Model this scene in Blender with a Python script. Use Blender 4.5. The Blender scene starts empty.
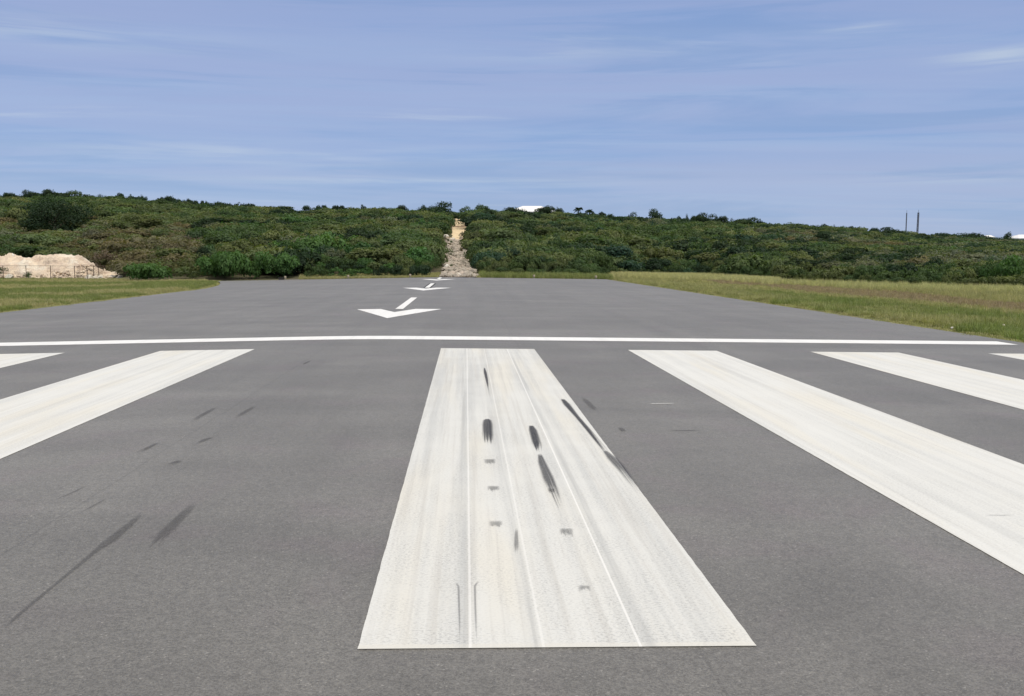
import bpy, math, random
import numpy as np
from math import sin, cos, radians, pi, atan, tan, exp
from mathutils import Vector, Matrix, noise

random.seed(7); RNG = np.random.default_rng(11)
scene = bpy.context.scene
COL = scene.collection

# ------------------------------------------------------------------ camera model
F = 900.0; CH = 1.71; CX = 2.26                       # eye height, distance of the eye from the runway centreline
PITCH = atan(90/F); YAW = atan(46*cos(PITCH)/F)
SY, CY = sin(YAW), cos(YAW)
HORIZ = 258.0

def uv_to_xy(u, v):                                   # u = depth in view direction, v = sideways
    return CX + u*SY + v*CY, u*CY - v*SY
def xy_to_uv(x, y):
    return (x-CX)*SY + y*CY, (x-CX)*CY - y*SY
def zpy(py, u):                                       # height seen at picture row py at depth u
    q = (348-py)/F
    return CH+u*(q-.1)/(1+q*.1)
def px_xy(px, u, z=None):
    x, y = uv_to_xy(u, (px-512)/F*u*cos(PITCH))
    z = ground_z(x, y)+1.0 if z is None else z
    return uv_to_xy(u, (px-512)/F*(u*cos(PITCH)-(z-CH)*sin(PITCH)))

# ------------------------------------------------------------------ tagging
def tag(o, label=None, cat=None, group=None, kind=None):
    if label: o['label'] = label
    if cat: o['category'] = cat
    if group: o['group'] = group
    if kind: o['kind'] = kind
    return o

def mesh_obj(name, verts, faces, mat=None, parent=None, smooth=False, uvs=None):
    me = bpy.data.meshes.new(name)
    me.from_pydata([tuple(v) for v in verts], [], [tuple(f) for f in faces])
    if uvs is not None:
        uvl = me.uv_layers.new(name='UVMap')
        idx = np.empty(len(me.loops), dtype=np.int32); me.loops.foreach_get('vertex_index', idx)
        uvl.data.foreach_set('uv', np.asarray(uvs, dtype=np.float32)[idx].ravel())
    if smooth: me.polygons.foreach_set('use_smooth', [True]*len(me.polygons))
    if mat: me.materials.append(mat)
    me.update()
    o = bpy.data.objects.new(name, me); COL.objects.link(o)
    if parent: o.parent = parent
    return o

def empty(name, loc, rz=0):
    o = bpy.data.objects.new(name, None); COL.objects.link(o)
    o.location = loc; o.rotation_euler = (0, 0, rz); o.empty_display_size = .3
    return o

class MB:
    def __init__(s): s.v = []; s.f = []
    def quadmesh(s, vs, fs):
        b = len(s.v); s.v += [tuple(v) for v in vs]; s.f += [tuple(i+b for i in f) for f in fs]
    def box(s, c, d, rz=0):
        x, y, z = c; a, b, h = d[0]/2, d[1]/2, d[2]/2
        vs = []
        for dz in (-h, h):
            for (p, q) in ((-a, -b), (a, -b), (a, b), (-a, b)):
                vs.append((x+p*cos(rz)-q*sin(rz), y+p*sin(rz)+q*cos(rz), z+dz))
        s.quadmesh(vs, [(0,3,2,1),(4,5,6,7),(0,1,5,4),(1,2,6,5),(2,3,7,6),(3,0,4,7)])
    def tube(s, pts, rads, n=6, cap=True):
        pts = [Vector(p) for p in pts]; vs = []; fs = []
        for i, p in enumerate(pts):
            d = (pts[min(i+1, len(pts)-1)]-pts[max(i-1, 0)]).normalized()
            a = Vector((0, 0, 1)) if abs(d.z) < .9 else Vector((1, 0, 0))
            e1 = d.cross(a).normalized(); e2 = d.cross(e1)
            r = rads[i] if isinstance(rads, (list, tuple)) else rads
            for k in range(n):
                t = 2*pi*k/n; vs.append(p+e1*(r*cos(t))+e2*(r*sin(t)))
        for i in range(len(pts)-1):
            for k in range(n):
                fs.append((i*n+k, i*n+(k+1) % n, (i+1)*n+(k+1) % n, (i+1)*n+k))
        if cap:
            fs.append(tuple(range(n))); fs.append(tuple((len(pts)-1)*n+k for k in reversed(range(n))))
        s.quadmesh(vs, fs)
    def build(s, name, mat, parent=None, smooth=False):
        return mesh_obj(name, s.v, s.f, mat, parent, smooth)

# ------------------------------------------------------------------ node helpers
class NT:
    def __init__(s, nt): s.nt = nt; s.nt.nodes.clear()
    def n(s, typ, inp=None, **kw):
        nd = s.nt.nodes.new(typ)
        for k, v in kw.items(): setattr(nd, k, v)
        for k, v in (inp or {}).items(): s.set(nd.inputs[k], v)
        return nd
    def set(s, sock, v):
        if isinstance(v, bpy.types.NodeSocket): s.nt.links.new(v, sock)
        elif isinstance(v, bpy.types.Node): s.nt.links.new(v.outputs[0], sock)
        else: sock.default_value = v
    def math(s, op, a, b=None, c=None, clamp=False):
        nd = s.n('ShaderNodeMath', operation=op, use_clamp=clamp)
        s.set(nd.inputs[0], a)
        if b is not None: s.set(nd.inputs[1], b)
        if c is not None: s.set(nd.inputs[2], c)
        return nd.outputs[0]
    def mix(s, f, a, b, mode='MIX'):
        nd = s.n('ShaderNodeMix', data_type='RGBA', blend_type=mode, clamp_factor=True)
        s.set(nd.inputs[0], f); s.set(nd.inputs[6], a); s.set(nd.inputs[7], b)
        return nd.outputs[2]
    def ramp(s, fac, a, b, lo=0., hi=1., smooth=True):
        nd = s.n('ShaderNodeMapRange', interpolation_type='SMOOTHSTEP' if smooth else 'LINEAR')
        s.set(nd.inputs[0], fac); nd.inputs[1].default_value = a; nd.inputs[2].default_value = b
        nd.inputs[3].default_value = lo; nd.inputs[4].default_value = hi
        return nd.outputs[0]
    def noise(s, vec, scale=1, detail=3, rough=.55, dist=0, stretch=None, loc=None):
        if stretch or loc:
            m = s.n('ShaderNodeMapping'); s.set(m.inputs[0], vec)
            if stretch: m.inputs['Scale'].default_value = stretch
            if loc: m.inputs['Location'].default_value = loc
            vec = m.outputs[0]
        nd = s.n('ShaderNodeTexNoise'); s.set(nd.inputs['Vector'], vec)
        nd.inputs['Scale'].default_value = scale; nd.inputs['Detail'].default_value = detail
        nd.inputs['Roughness'].default_value = rough; nd.inputs['Distortion'].default_value = dist
        return nd.outputs[0]

def c4(r, g=None, b=None):
    if g is None: return (r, r, r, 1)
    return (r, g, b, 1)

def new_mat(name):
    m = bpy.data.materials.new(name); m.use_nodes = True
    t = NT(m.node_tree)
    out = t.n('ShaderNodeOutputMaterial')
    b = t.n('ShaderNodeBsdfPrincipled')
    t.nt.links.new(b.outputs[0], out.inputs[0])
    b.inputs['Roughness'].default_value = .85
    b.inputs['Specular IOR Level'].default_value = .3
    pos = t.n('ShaderNodeNewGeometry').outputs['Position']
    return m, t, b, out, pos

def bump(t, b, h, strength, dist):
    nd = t.n('ShaderNodeBump'); t.set(nd.inputs['Height'], h)
    nd.inputs['Strength'].default_value = strength; nd.inputs['Distance'].default_value = dist
    t.nt.links.new(nd.outputs[0], b.inputs['Normal'])

# asphalt -------------------------------------------------------------------
def asphalt_mat():
    m, t, b, out, pos = new_mat('worn_asphalt')
    vor = t.n('ShaderNodeTexVoronoi', {'Vector': pos, 'Scale': 115.}, feature='F1')
    cell = t.n('ShaderNodeSeparateColor', {'Color': vor.outputs['Color']}).outputs[0]
    fine = t.noise(pos, 170, 3, .7)
    mid = t.noise(pos, 22, 4, .7)
    big = t.noise(pos, .55, 4, .6, .6)
    lane = t.noise(pos, 1, 4, .6, .3, stretch=(1.1, .035, 1))
    cross = t.noise(pos, 1, 4, .65, 1.2, stretch=(.07, .35, 1), loc=(3, 5, 0))
    tint = t.noise(pos, .9, 3, .6, .5, loc=(40, 3, 0))
    v = t.math('ADD', t.math('MULTIPLY', t.ramp(cell, 0, 1, -.030, .030), 1.0), .150)
    v = t.math('ADD', v, t.ramp(fine, .3, .7, -.035, .035))
    v = t.math('ADD', v, t.ramp(mid, .3, .7, -.017, .017))
    v = t.math('MULTIPLY', v, t.ramp(big, .3, .72, .92, 1.08))
    v = t.math('MULTIPLY', v, t.ramp(lane, .32, .7, .94, 1.06))
    v = t.math('MULTIPLY', v, t.ramp(cross, .33, .68, .89, 1.09))
    # the lengthwise joint between paving lanes, and hairline cracks
    X = t.n('ShaderNodeSeparateXYZ', {0: pos}).outputs[0]
    wob = t.math('MULTIPLY', t.math('SUBTRACT', t.noise(pos, 1, 3, .6, stretch=(0, .8, 0)), .5), .06)
    jd = t.math('ABSOLUTE', t.math('SUBTRACT', t.math('FRACT', t.math('ADD', t.math('DIVIDE', t.math('ADD', X, wob), 3.75), .62)), .5))
    v = t.math('MULTIPLY', v, t.ramp(jd, 0, .004, .82, 1.))
    # rare pale chips of stone
    v = t.math('ADD', v, t.ramp(cell, .98, 1., 0, .08))
    col = t.n('ShaderNodeCombineColor', {0: v, 1: t.math('MULTIPLY', v, .965), 2: t.math('MULTIPLY', v, .89)}).outputs[0]
    col = t.mix(t.ramp(tint, .5, .72, 0, .8), col, t.mix(1, col, c4(1.03, .965, 1.02), 'MULTIPLY'))
    t.set(b.inputs['Base Color'], col); b.inputs['Roughness'].default_value = .52; b.inputs['Specular IOR Level'].default_value = .6
    bump(t, b, t.math('ADD', t.math('MULTIPLY', vor.outputs['Distance'], -1.), fine), .4, .005)
    return m

# white road paint -------------------------------------------------------------
def paint_mat(name, seams=(), wear=1.0, tone=(.635, .64, .615), warmth=.42):
    m, t, b, out, pos = new_mat(name)
    xyz = t.n('ShaderNodeSeparateXYZ', {0: pos})
    bands = t.noise(pos, 1, 4, .6, .1, stretch=(5.5, .12, 1))
    bands2 = t.noise(pos, 1, 3, .6, .1, stretch=(17, .25, 1), loc=(9, 2, 0))
    warm = t.noise(pos, 1, 3, .5, .2, stretch=(2.4, .25, 1), loc=(5, 7, 0))
    fine = t.noise(pos, 120, 4, .75)
    tex = t.noise(pos, 1, 5, .75, .2, stretch=(55, 80, 1))
    patch = t.noise(pos, 1.6, 5, .65, .4, loc=(1, 4, 0))
    col = t.mix(t.ramp(warm, .46, .68, 0, warmth), c4(*tone), c4(.67, .63, .525))
    col = t.mix(t.ramp(bands, .42, .70, 0, .48*wear), col, c4(.43, .445, .445))
    col = t.mix(t.ramp(bands2, .48, .7, 0, .45*wear), col, c4(.48, .47, .44))
    g = t.math('MULTIPLY', t.ramp(tex, .47, .62, 0, 1), t.ramp(patch, .32, .6, .3, 1.))
    g = t.math('MULTIPLY', g, t.ramp(bands, .3, .65, .45, 1.))
    col = t.mix(t.math('MULTIPLY', g, .6*wear), col, c4(.25, .25, .25))
    pits = t.math('MULTIPLY', t.ramp(fine, .66, .76, 0, .8*wear), t.ramp(patch, .4, .6, .2, 1))
    col = t.mix(pits, col, c4(.17, .17, .17))
    if seams:                                # the front end was painted over once more and is hardly worn
        col = t.mix(t.ramp(t.math('ADD', xyz.outputs[1], t.math('MULTIPLY', bands2, .02)), 3.92, 3.935, .7, 0), col, c4(.63, .62, .57))
    for (sx, w, bright, dark) in seams:      # lengthwise laps in the paint: bright ridge, dirt on one side
        d = t.math('ABSOLUTE', t.math('SUBTRACT', xyz.outputs[0], sx))
        col = t.mix(t.math('MULTIPLY', t.ramp(t.math('SUBTRACT', sx+dark*.045, xyz.outputs[0]), -.05, .0, 0, 1),
                    t.math('MULTIPLY', t.ramp(t.math('SUBTRACT', sx+dark*.045, xyz.outputs[0]), 0, .05, 1, 0), t.ramp(bands2, .35, .65, .05, .5))), col, c4(.36, .37, .37))
        col = t.mix(t.math('MULTIPLY', t.ramp(d, w*.5, w, 1, 0), bright), col, c4(.80, .80, .78))
    t.set(b.inputs['Base Color'], col); b.inputs['Roughness'].default_value = .7
    bump(t, b, t.math('ADD', tex, fine), .35, .004)
    return m

# tyre rubber film -----------------------------------------------------------
def rubber_mat(name, strength, col=(.035, .036, .045), head=.06, tail=.45, streak=26):
    m, t, b, out, pos = new_mat(name)
    uv = t.n('ShaderNodeUVMap').outputs[0]
    s = t.n('ShaderNodeSeparateXYZ', {0: uv})
    u, v = s.outputs[0], s.outputs[1]
    info = t.n('ShaderNodeObjectInfo').outputs['Random']
    cmb = t.n('ShaderNodeCombineXYZ', {0: t.math('MULTIPLY', u, streak/4), 1: t.math('MULTIPLY', v, .9), 2: t.math('MULTIPLY', info, 50)}).outputs[0]
    st = t.noise(cmb, 1.2, 4, .75)
    fine = t.noise(pos, 90, 3, .7)
    across = t.ramp(t.math('ABSOLUTE', t.math('SUBTRACT', u, .5)), .22, .5, 1, 0)
    # the tail breaks up into streaks
    thr = t.ramp(v, 1-tail, 1., .0, .75, smooth=False)
    brk = t.ramp(t.math('SUBTRACT', st, thr), -.02, .16, 0, 1)
    a = t.math('MULTIPLY', t.math('MULTIPLY', across, t.ramp(v, 0, head, 0, 1)), brk)
    a = t.math('MULTIPLY', a, t.ramp(fine, .3, .6, .72, 1.))
    a = t.math('MULTIPLY', a, t.ramp(st, .3, .6, .75, 1.0))
    a = t.math('MULTIPLY', a, t.ramp(v, .85, 1, 1, 0))
    a = t.math('MULTIPLY', a, strength)
    b.inputs['Base Color'].default_value = c4(*col); b.inputs['Roughness'].default_value = .75
    t.set(b.inputs['Alpha'], a)
    return m

# foliage -------------------------------------------------------------------
def leaf_mat(name='shrub_leaves', rough=.6):
    m, t, b, out, pos = new_mat(name)
    at = t.n('ShaderNodeAttribute', attribute_type='INSTANCER', attribute_name='leafcol')
    sh = t.n('ShaderNodeAttribute', attribute_type='GEOMETRY', attribute_name='leafrnd')
    r = t.ramp(sh.outputs['Fac'], 0, 1, .74, 1.32)
    col = t.n('ShaderNodeVectorMath', {0: at.outputs['Vector']}, operation='SCALE'); t.set(col.inputs['Scale'], r)
    mott = t.noise(pos, .8, 3, .6)
    col = t.mix(t.ramp(mott, .45, .7, 0, .5), col.outputs[0], t.mix(1, col.outputs[0], c4(1.08, 1.06, .85), 'MULTIPLY'))
    d = t.n('ShaderNodeBsdfPrincipled', {'Base Color': col, 'Roughness': rough, 'Specular IOR Level': .22})
    tr = t.n('ShaderNodeBsdfTranslucent', {'Color': t.mix(1, col, c4(1.15, 1.3, .6), 'MULTIPLY')})
    mx = t.n('ShaderNodeMixShader', {0: .36, 1: d.outputs[0], 2: tr.outputs[0]})
    t.nt.links.new(mx.outputs[0], out.inputs[0])
    return m

def plain_mat(name, col, rough=.8, var=.25, scale=3., metal=0, col2=None, bumps=0):
    m, t, b, out, pos = new_mat(name)
    n1 = t.noise(pos, scale, 4, .65)
    c2 = col2 or tuple(c*(1-var) for c in col)
    t.set(b.inputs['Base Color'], t.mix(t.ramp(n1, .35, .65), c4(*col), c4(*c2)))
    b.inputs['Roughness'].default_value = rough; b.inputs['Metallic'].default_value = metal
    if bumps: bump(t, b, n1, .5, bumps)
    return m

def limestone_mat(name, a, b_, c, scale=1.2):
    m, t, b, out, pos = new_mat(name)
    n1 = t.noise(pos, scale, 5, .7, .4); n2 = t.noise(pos, scale*6, 5, .75); n3 = t.noise(pos, scale*.35, 3, .6, loc=(7, 3, 1))
    col = t.mix(t.ramp(n1, .38, .62), c4(*a), c4(*b_))
    col = t.mix(t.ramp(n3, .48, .62, 0, .8), col, c4(*c))
    col = t.mix(t.ramp(n2, .55, .75, 0, .6), col, t.mix(1, col, c4(.5, .45, .38), 'MULTIPLY'))
    t.set(b.inputs['Base Color'], col); b.inputs['Roughness'].default_value = .95
    bump(t, b, n2, .8, .08)
    return m

M = {}
M['asphalt'] = asphalt_mat()
M['paint_mid'] = paint_mat('worn_white_paint', seams=((2.27, .009, .45, -1), (2.60, .008, .3, -1), (3.04, .008, .6, 1)), wear=1.0)
M['paint'] = paint_mat('white_paint', wear=.6, tone=(.66, .665, .64))
M['paint_clean'] = paint_mat('bright_white_paint', wear=.3, tone=(.76, .765, .76), warmth=.1)
M['black_paint'] = plain_mat('black_paint', (.03, .03, .03), .7, .3, 20)
M['rubber_dark'] = rubber_mat('tyre_rubber_film', .84, tail=.6, streak=44)
M['rubber_mid'] = rubber_mat('streaky_tyre_rubber_film', .68, tail=.95, head=.06, streak=50)
M['rubber_asphalt'] = rubber_mat('tyre_rubber_film_on_asphalt', .32, col=(.055, .055, .06), head=.25, tail=.8, streak=22)
M['rubber_grey'] = rubber_mat('thin_tyre_rubber_film', .42, col=(.06, .06, .065), head=.2, tail=.8, streak=30)
M['rubber_faint'] = rubber_mat('faint_tyre_rubber_film', .38, col=(.05, .05, .055), head=.3, tail=.8, streak=12)
M['rubber_long'] = rubber_mat('long_tyre_rubber_film', .34, col=(.055, .055, .06), head=.12, tail=.25, streak=12)
M['chalk'] = rubber_mat('white_scrape_film', .75, col=(.6, .6, .58), head=.1, tail=.6, streak=6)
M['leaf'] = leaf_mat()
M['bark'] = plain_mat('bark', (.12, .095, .07), .9, .5, 9, bumps=.02)
M['grassblade'] = leaf_mat('grass_blades', .55)
M['heap'] = limestone_mat('crushed_limestone', (.68, .57, .43), (.52, .42, .33), (.74, .68, .56), 1.1)
M['whiterock'] = limestone_mat('white_limestone', (.72, .68, .58), (.6, .54, .45), (.75, .72, .66), 2.5)
M['rubble'] = limestone_mat('grey_limestone', (.42, .38, .31), (.27, .235, .19), (.50, .42, .34), 1.6)
M['galv'] = plain_mat('galvanised_steel', (.30, .30, .30), .6, .3, 12, metal=.3)
M['mast'] = plain_mat('dark_painted_steel', (.10, .11, .14), .6, .3, 4)
M['white_wall'] = plain_mat('white_render', (.74, .70, .64), .8, .1, 2)
M['white_roof'] = plain_mat('white_roof_coating', (.82, .82, .81), .5, .06, 1.)
M['glass'] = plain_mat('dark_window_glass', (.05, .06, .08), .15, .3, 2)
M['lampw'] = plain_mat('off_white_plastic', (.36, .31, .22), .5, .2, 12)
M['lampd'] = plain_mat('dark_lamp_housing', (.05, .045, .04), .6, .3, 12)
M['palmleaf'] = M['leaf']

# ------------------------------------------------------------------ terrain
SIL = [(-400,192),(0,194),(60,193),(110,195),(150,198),(200,202),(250,205),(300,208),(400,209),(425,209),(445,208),(458,211),(478,209),(500,211),
       (560,212),(600,215),(660,217),(700,218),(760,222),(800,225),(850,228.3),(900,231.5),(960,235.3),(1024,238.3),(1400,242)]
CRU = 230.0
VEGU = [(-500,96),(-60,96),(0,97),(120,94),(130,87),(200,84),(440,84),(600,88),(615,104),(640,104),(700,100),(760,87),(800,80),(864,73),(940,67),(1024,64),(1200,56),(1600,40)]
def interp(tab, x):
    if x <= tab[0][0]: return tab[0][1]
    for (a, p), (b, q) in zip(tab, tab[1:]):
        if x <= b: return p+(q-p)*(x-a)/(b-a)
    return tab[-1][1]
def base_z(x, y):
    ax = abs(x)
    e = 15.0 if x > 0 else 14.1
    z = -.015*(math.sqrt(min(ax, e)**2+.64)-.5)-.05
    if ax > e: z -= .03+.016*min(ax-e, 14)+.05*min(ax-e, .3)
    if ax > e+1.5: z += .10*noise.noise(Vector((x*.11, y*.11, 3)))
    return z
def ground_z(x, y):
    z = base_z(x, y)
    u, v = xy_to_uv(x, y)
    if u < 20: return z
    px = 512+F*v/u
    px = max(-400, min(1400, px))
    u0 = interp(VEGU, px)+1
    if u <= u0: return z
    crest = zpy(interp(SIL, px), CRU)-2.0
    tt = (u-u0)/(CRU-u0)
    if tt < 1:
        p = tt**1.08 if tt > 0 else 0
        h = z+(crest-z)*p + min(1, crest/16)**1.3*(1.1*noise.noise(Vector((x*.035, y*.035, 1)))+.45*noise.noise(Vector((x*.1, y*.1, 7))))*min(1, tt*5)*(1 if tt < .85 else (1-tt)/.15*.8+.2)
        return h
    return crest-.035*min(u-CRU, 260)+.22*noise.noise(Vector((x*.1, y*.1, 7)))

def smoothstep(a, b, x):
    t = max(0, min(1, (x-a)/(b-a))); return t*t*(3-2*t)

def build_ground():
    xs = sorted(set([-4000,-2500,-1500,-1000,-700,-500,-400,-330,-280,-240] + list(range(-210,-60,5)) + [-60+2*i for i in range(22)] + [-15.5,-14.6,-14.1,-13.5,-12,-8,-4,-1,0,1,3,5,9,12,14.4,15,15.5,16.5] + [18+2*i for i in range(24)] + list(range(68,240,5)) + [245,280,330,400,500,700,1000,1500,2500,4000]))
    ys = sorted(set([-4000,-2000,-1000,-500,-250,-120,-80,-50,-30,-15,0,8] + [14+2.5*i for i in range(26)] + [80+2*i for i in range(85)] + [255,265,280,300,330,370,420,480,600,900,1500,2500,4500]))
    vs = []; cl = []
    for y in ys:
        for x in xs:
            vs.append((x, y, ground_z(x, y)))
            u, v = xy_to_uv(x, y)
            s = 0.
            if u > 20:
                px = 512+F*v/u; s = smoothstep(-1.5, 2.5, u-interp(VEGU, px))
            cl.append(s)
    nx = len(xs); fs = []
    for j in range(len(ys)-1):
        for i in range(nx-1):
            a = j*nx+i; fs.append((a, a+1, a+nx+1, a+nx))
    m, t, b, out, pos = new_mat('soil_and_turf')
    at = t.n('ShaderNodeAttribute', attribute_name='scrub').outputs['Fac']
    n1 = t.noise(pos, .35, 4, .6); n2 = t.noise(pos, 5, 4, .7); n3 = t.noise(pos, 25, 3, .7)
    turf = t.mix(t.ramp(n1, .4, .62), c4(.115, .135, .045), c4(.19, .165, .085))
    turf = t.mix(t.ramp(n2, .48, .7, 0, .6), turf, c4(.17, .145, .09))
    soil = t.mix(t.ramp(n1, .4, .6), c4(.07, .07, .033), c4(.10, .085, .05))
    soil = t.mix(t.ramp(n2, .5, .7, 0, .5), soil, c4(.04, .055, .02))
    X = t.n('ShaderNodeSeparateXYZ', {0: pos}).outputs[0]
    ed = t.math('ADD', t.math('SUBTRACT', t.math('ABSOLUTE', t.math('SUBTRACT', X, .45)), 14.55), t.math('MULTIPLY', t.math('SUBTRACT', n2, .5), 1.2))
    turf = t.mix(t.ramp(ed, .15, .7, .85, 0), turf, t.mix(t.ramp(n3, .4, .6), c4(.10, .085, .06), c4(.20, .18, .14)))
    col = t.mix(at, turf, soil)
    t.set(b.inputs['Base Color'], col); b.inputs['Roughness'].default_value = .95
    bump(t, b, t.math('ADD', n2, n3), .8, .06)
    o = mesh_obj('ground', vs, fs, m, smooth=True)
    a = o.data.attributes.new('scrub', 'FLOAT', 'POINT'); a.data.foreach_set('value', cl)
    tag(o, kind='structure')
build_ground()

# ------------------------------------------------------------------ runway pavement
def gz(x): return -.015*(math.sqrt(x*x+.64)-.5)
def build_pavement():
    ys = [-60, -30, 0]+[i*4 for i in range(1, 15)]+[60, 64, 68, 72, 75, 78, 80.3]
    vs = []; fs = []
    rnd = random.Random(5)
    ys2 = []
    y = -60
    while y < 80: ys2.append(y); y += (10 if y < 0 else .5)
    ys2.append(80.6)
    def left(y):
        b = -14.1
        if y > 56: b = -14.1-(y-56)**1.5*.046
        return b
    n = 0
    for y in ys2:
        j = .035*noise.noise(Vector((0, y*1.3, 0)))+.05*noise.noise(Vector((4, y*.3, 0)))
        k = .035*noise.noise(Vector((9, y*1.3, 0)))+.05*noise.noise(Vector((14, y*.3, 0)))
        yy = y
        xl, xr = left(y)+j, 15.0+k
        e = 0.0
        last = (y == ys2[-1])
        row = [xl, -11, -8, -6, -4.5, -3.5, -2.8, -2.1, -1.6, -1.2, -.8, -.4, 0, .4, .8, 1.2, 1.6, 2.1, 2.8, 3.5, 4.5, 6, 8, 11, xr]
        NC = len(row)
        for x in row:
            vs.append((x, y+(.05*x+.3 if last else 0), gz(x)))
    nr = len(ys2)
    for j in range(nr-1):
        for i in range(NC-1):
            a = j*NC+i; fs.append((a, a+1, a+NC+1, a+NC))
    # a thin skirt down the sides and the far end
    b = len(vs)
    ring = [j*NC for j in range(nr)]; ring2 = [j*NC+NC-1 for j in range(nr)]
    for idx in ring: vs.append((vs[idx][0]-.01, vs[idx][1], vs[idx][2]-.14))
    for idx in ring2: vs.append((vs[idx][0]+.01, vs[idx][1], vs[idx][2]-.14))
    for j in range(nr-1):
        fs.append((ring[j], ring[j+1], b+j+1, b+j)); fs.append((ring2[j+1], ring2[j], b+nr+j, b+nr+j+1))
    tag(mesh_obj('runway_pavement', vs, fs, M['asphalt']), kind='structure')
build_pavement()

# painted markings -----------------------------------------------------------
def sheet(name, poly_rows, mat, dz=.004, parent=None, uvs=None):
    """rows of points (x,y); a strip of quads lying on the crowned pavement"""
    vs = [(x, y, gz(x)+dz) for row in poly_rows for (x, y) in row]
    n = len(poly_rows[0]); fs = []
    for j in range(len(poly_rows)-1):
        for i in range(n-1):
            a = j*n+i; fs.append((a, a+1, a+n+1, a+n))
    return mesh_obj(name, vs, fs, mat, parent, uvs=uvs)

def rough_rect(name, x0, x1, y0, y1, mat, dz=.004, amp=.003, parent=None, step=.06):
    rows = []; n = max(2, int((y1-y0)/step))
    for j in range(n+1):
        y = y0+(y1-y0)*j/n
        a = amp*noise.noise(Vector((x0*7, y*9, 1))); b = amp*noise.noise(Vector((x1*7, y*9, 5)))
        rows.append([(x0+a, y), (x1+b, y)])
    n2 = max(2, int((x1-x0)/.4))
    return sheet(name, [[(r[0][0]+(r[1][0]-r[0][0])*i/n2, r[0][1]) for i in range(n2+1)] for r in rows], mat, dz, parent)

STR = [((1.77, 3.57), 'worn white threshold stripe in the foreground with dark tyre marks, whole in view', 'paint_mid'),
       ((5.40, 7.15), 'long white threshold stripe running off the lower right edge of the photo', 'paint'),
       ((9.02, 10.8), 'white threshold stripe second from the grass verge on the right, cut by the right edge', 'paint'),
       ((12.62, 14.4), 'tip of the outermost white threshold stripe beside the right grass verge', 'paint'),
       ((-3.54, -1.77), 'broad white threshold stripe crossing to the left edge, nearest left of the centreline', 'paint'),
       ((-7.1, -5.31), 'small visible end of the outer left white threshold stripe', 'paint')]
for (x0, x1), lab, mt in STR:
    o = rough_rect('threshold_stripe', x0, x1, 3.875, 17.3, M[mt])
    tag(o, lab, 'road marking', 'white threshold stripes painted along the runway')
bx_ = [-14.0+28.5*i/90 for i in range(91)]
o = sheet('threshold_bar', [[(x, 19.12+.012*x+.82*k/4+(.008*noise.noise(Vector((x*6, k, 3))) if k in (0, 4) else 0)) for x in bx_] for k in range(5)], M['paint_clean'])
tag(o, 'thin white line painted right across the runway beyond the stripes', 'road marking')

def interp(tab, x):
    if x <= tab[0][0]: return tab[0][1]
    for (a, p), (b, q) in zip(tab, tab[1:]):
        if x <= b: return p+(q-p)*(x-a)/(b-a)
    return tab[-1][1]
ARL = ['nearest and largest white arrow pointing at the camera from the runway centreline',
       'middle white arrow on the runway, its shaft edged in black',
       'farthest white arrow, nearly at the end of the pavement']
for k, ty in enumerate((25.84, 47.85, 69.3)):
    root = empty('runway_arrow', (0, ty, 0))
    tag(root, ARL[k], 'road marking', 'white arrows painted along the runway centreline')
    L = 4.73; hw = 1.42
    xs_ = sorted(set([-hw, -.62, -.02, .55, hw, 0]+[k_*.2 for k_ in range(-7, 8)]))
    up_ = [(-hw, L), (-.62, L-.02), (-.02, L-1.85), (.55, L-.02), (hw, L)]
    sheet('arrowhead', [[(x_, abs(x_)/hw*L) for x_ in xs_], [(x_, interp(up_, x_)) for x_ in xs_]], M['paint_clean'], .005, root)
    y0, y1 = (4.62, 13.5) if k < 2 else (4.7, 10.9)
    sv = []
    for (a, b_) in ((-.13, y0), (0, y0), (.13, y0), (-.13, y1), (0, y1), (.13, y1)): sv.append((a, b_, gz(a)+.008))
    mesh_obj('shaft', sv, [(0, 1, 4, 3), (1, 2, 5, 4)], M['paint_clean'], root)
    if k == 1:
        for s in (-1, 1):
            xa, xb = s*.14, s*.23
            q = [(xa, y0-.1), (xb, y0-.1), (xb, y1), (xa, y1)]
            e = mesh_obj('black_edging', [(a, b_, gz(a)+.004) for a, b_ in (q if s > 0 else q[::-1])], [(0, 1, 2, 3)], M['black_paint'], root)

# tyre marks: (centreline points from the touching end to the fading end: x, y, half width)
def mark(name, pts, mat, dz, label, cat='tyre mark', group='dark tyre marks on the threshold'):
    # resample
    out = []
    for i in range(len(pts)-1):
        n = 6
        for k in range(n):
            t_ = k/n; out.append([a+(b-a)*t_ for a, b in zip(pts[i], pts[i+1])])
    out.append(list(pts[-1]))
    rows = []; uv = []
    for i, (x, y, w) in enumerate(out):
        a = Vector(out[max(0, i-1)][:2]); b = Vector(out[min(len(out)-1, i+1)][:2])
        d = (b-a).normalized(); nrm = Vector((-d.y, d.x))
        p = Vector((x, y)); row = []
        for s in (-1, 0, 1):
            q = p+nrm*w*s; row.append((q.x, q.y)); uv.append((s*.5+.5, i/(len(out)-1)))
        rows.append(row)
    o = sheet(name, rows, M[mat], dz, uvs=uv)
    tag(o, label, cat, group)
    return o

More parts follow.
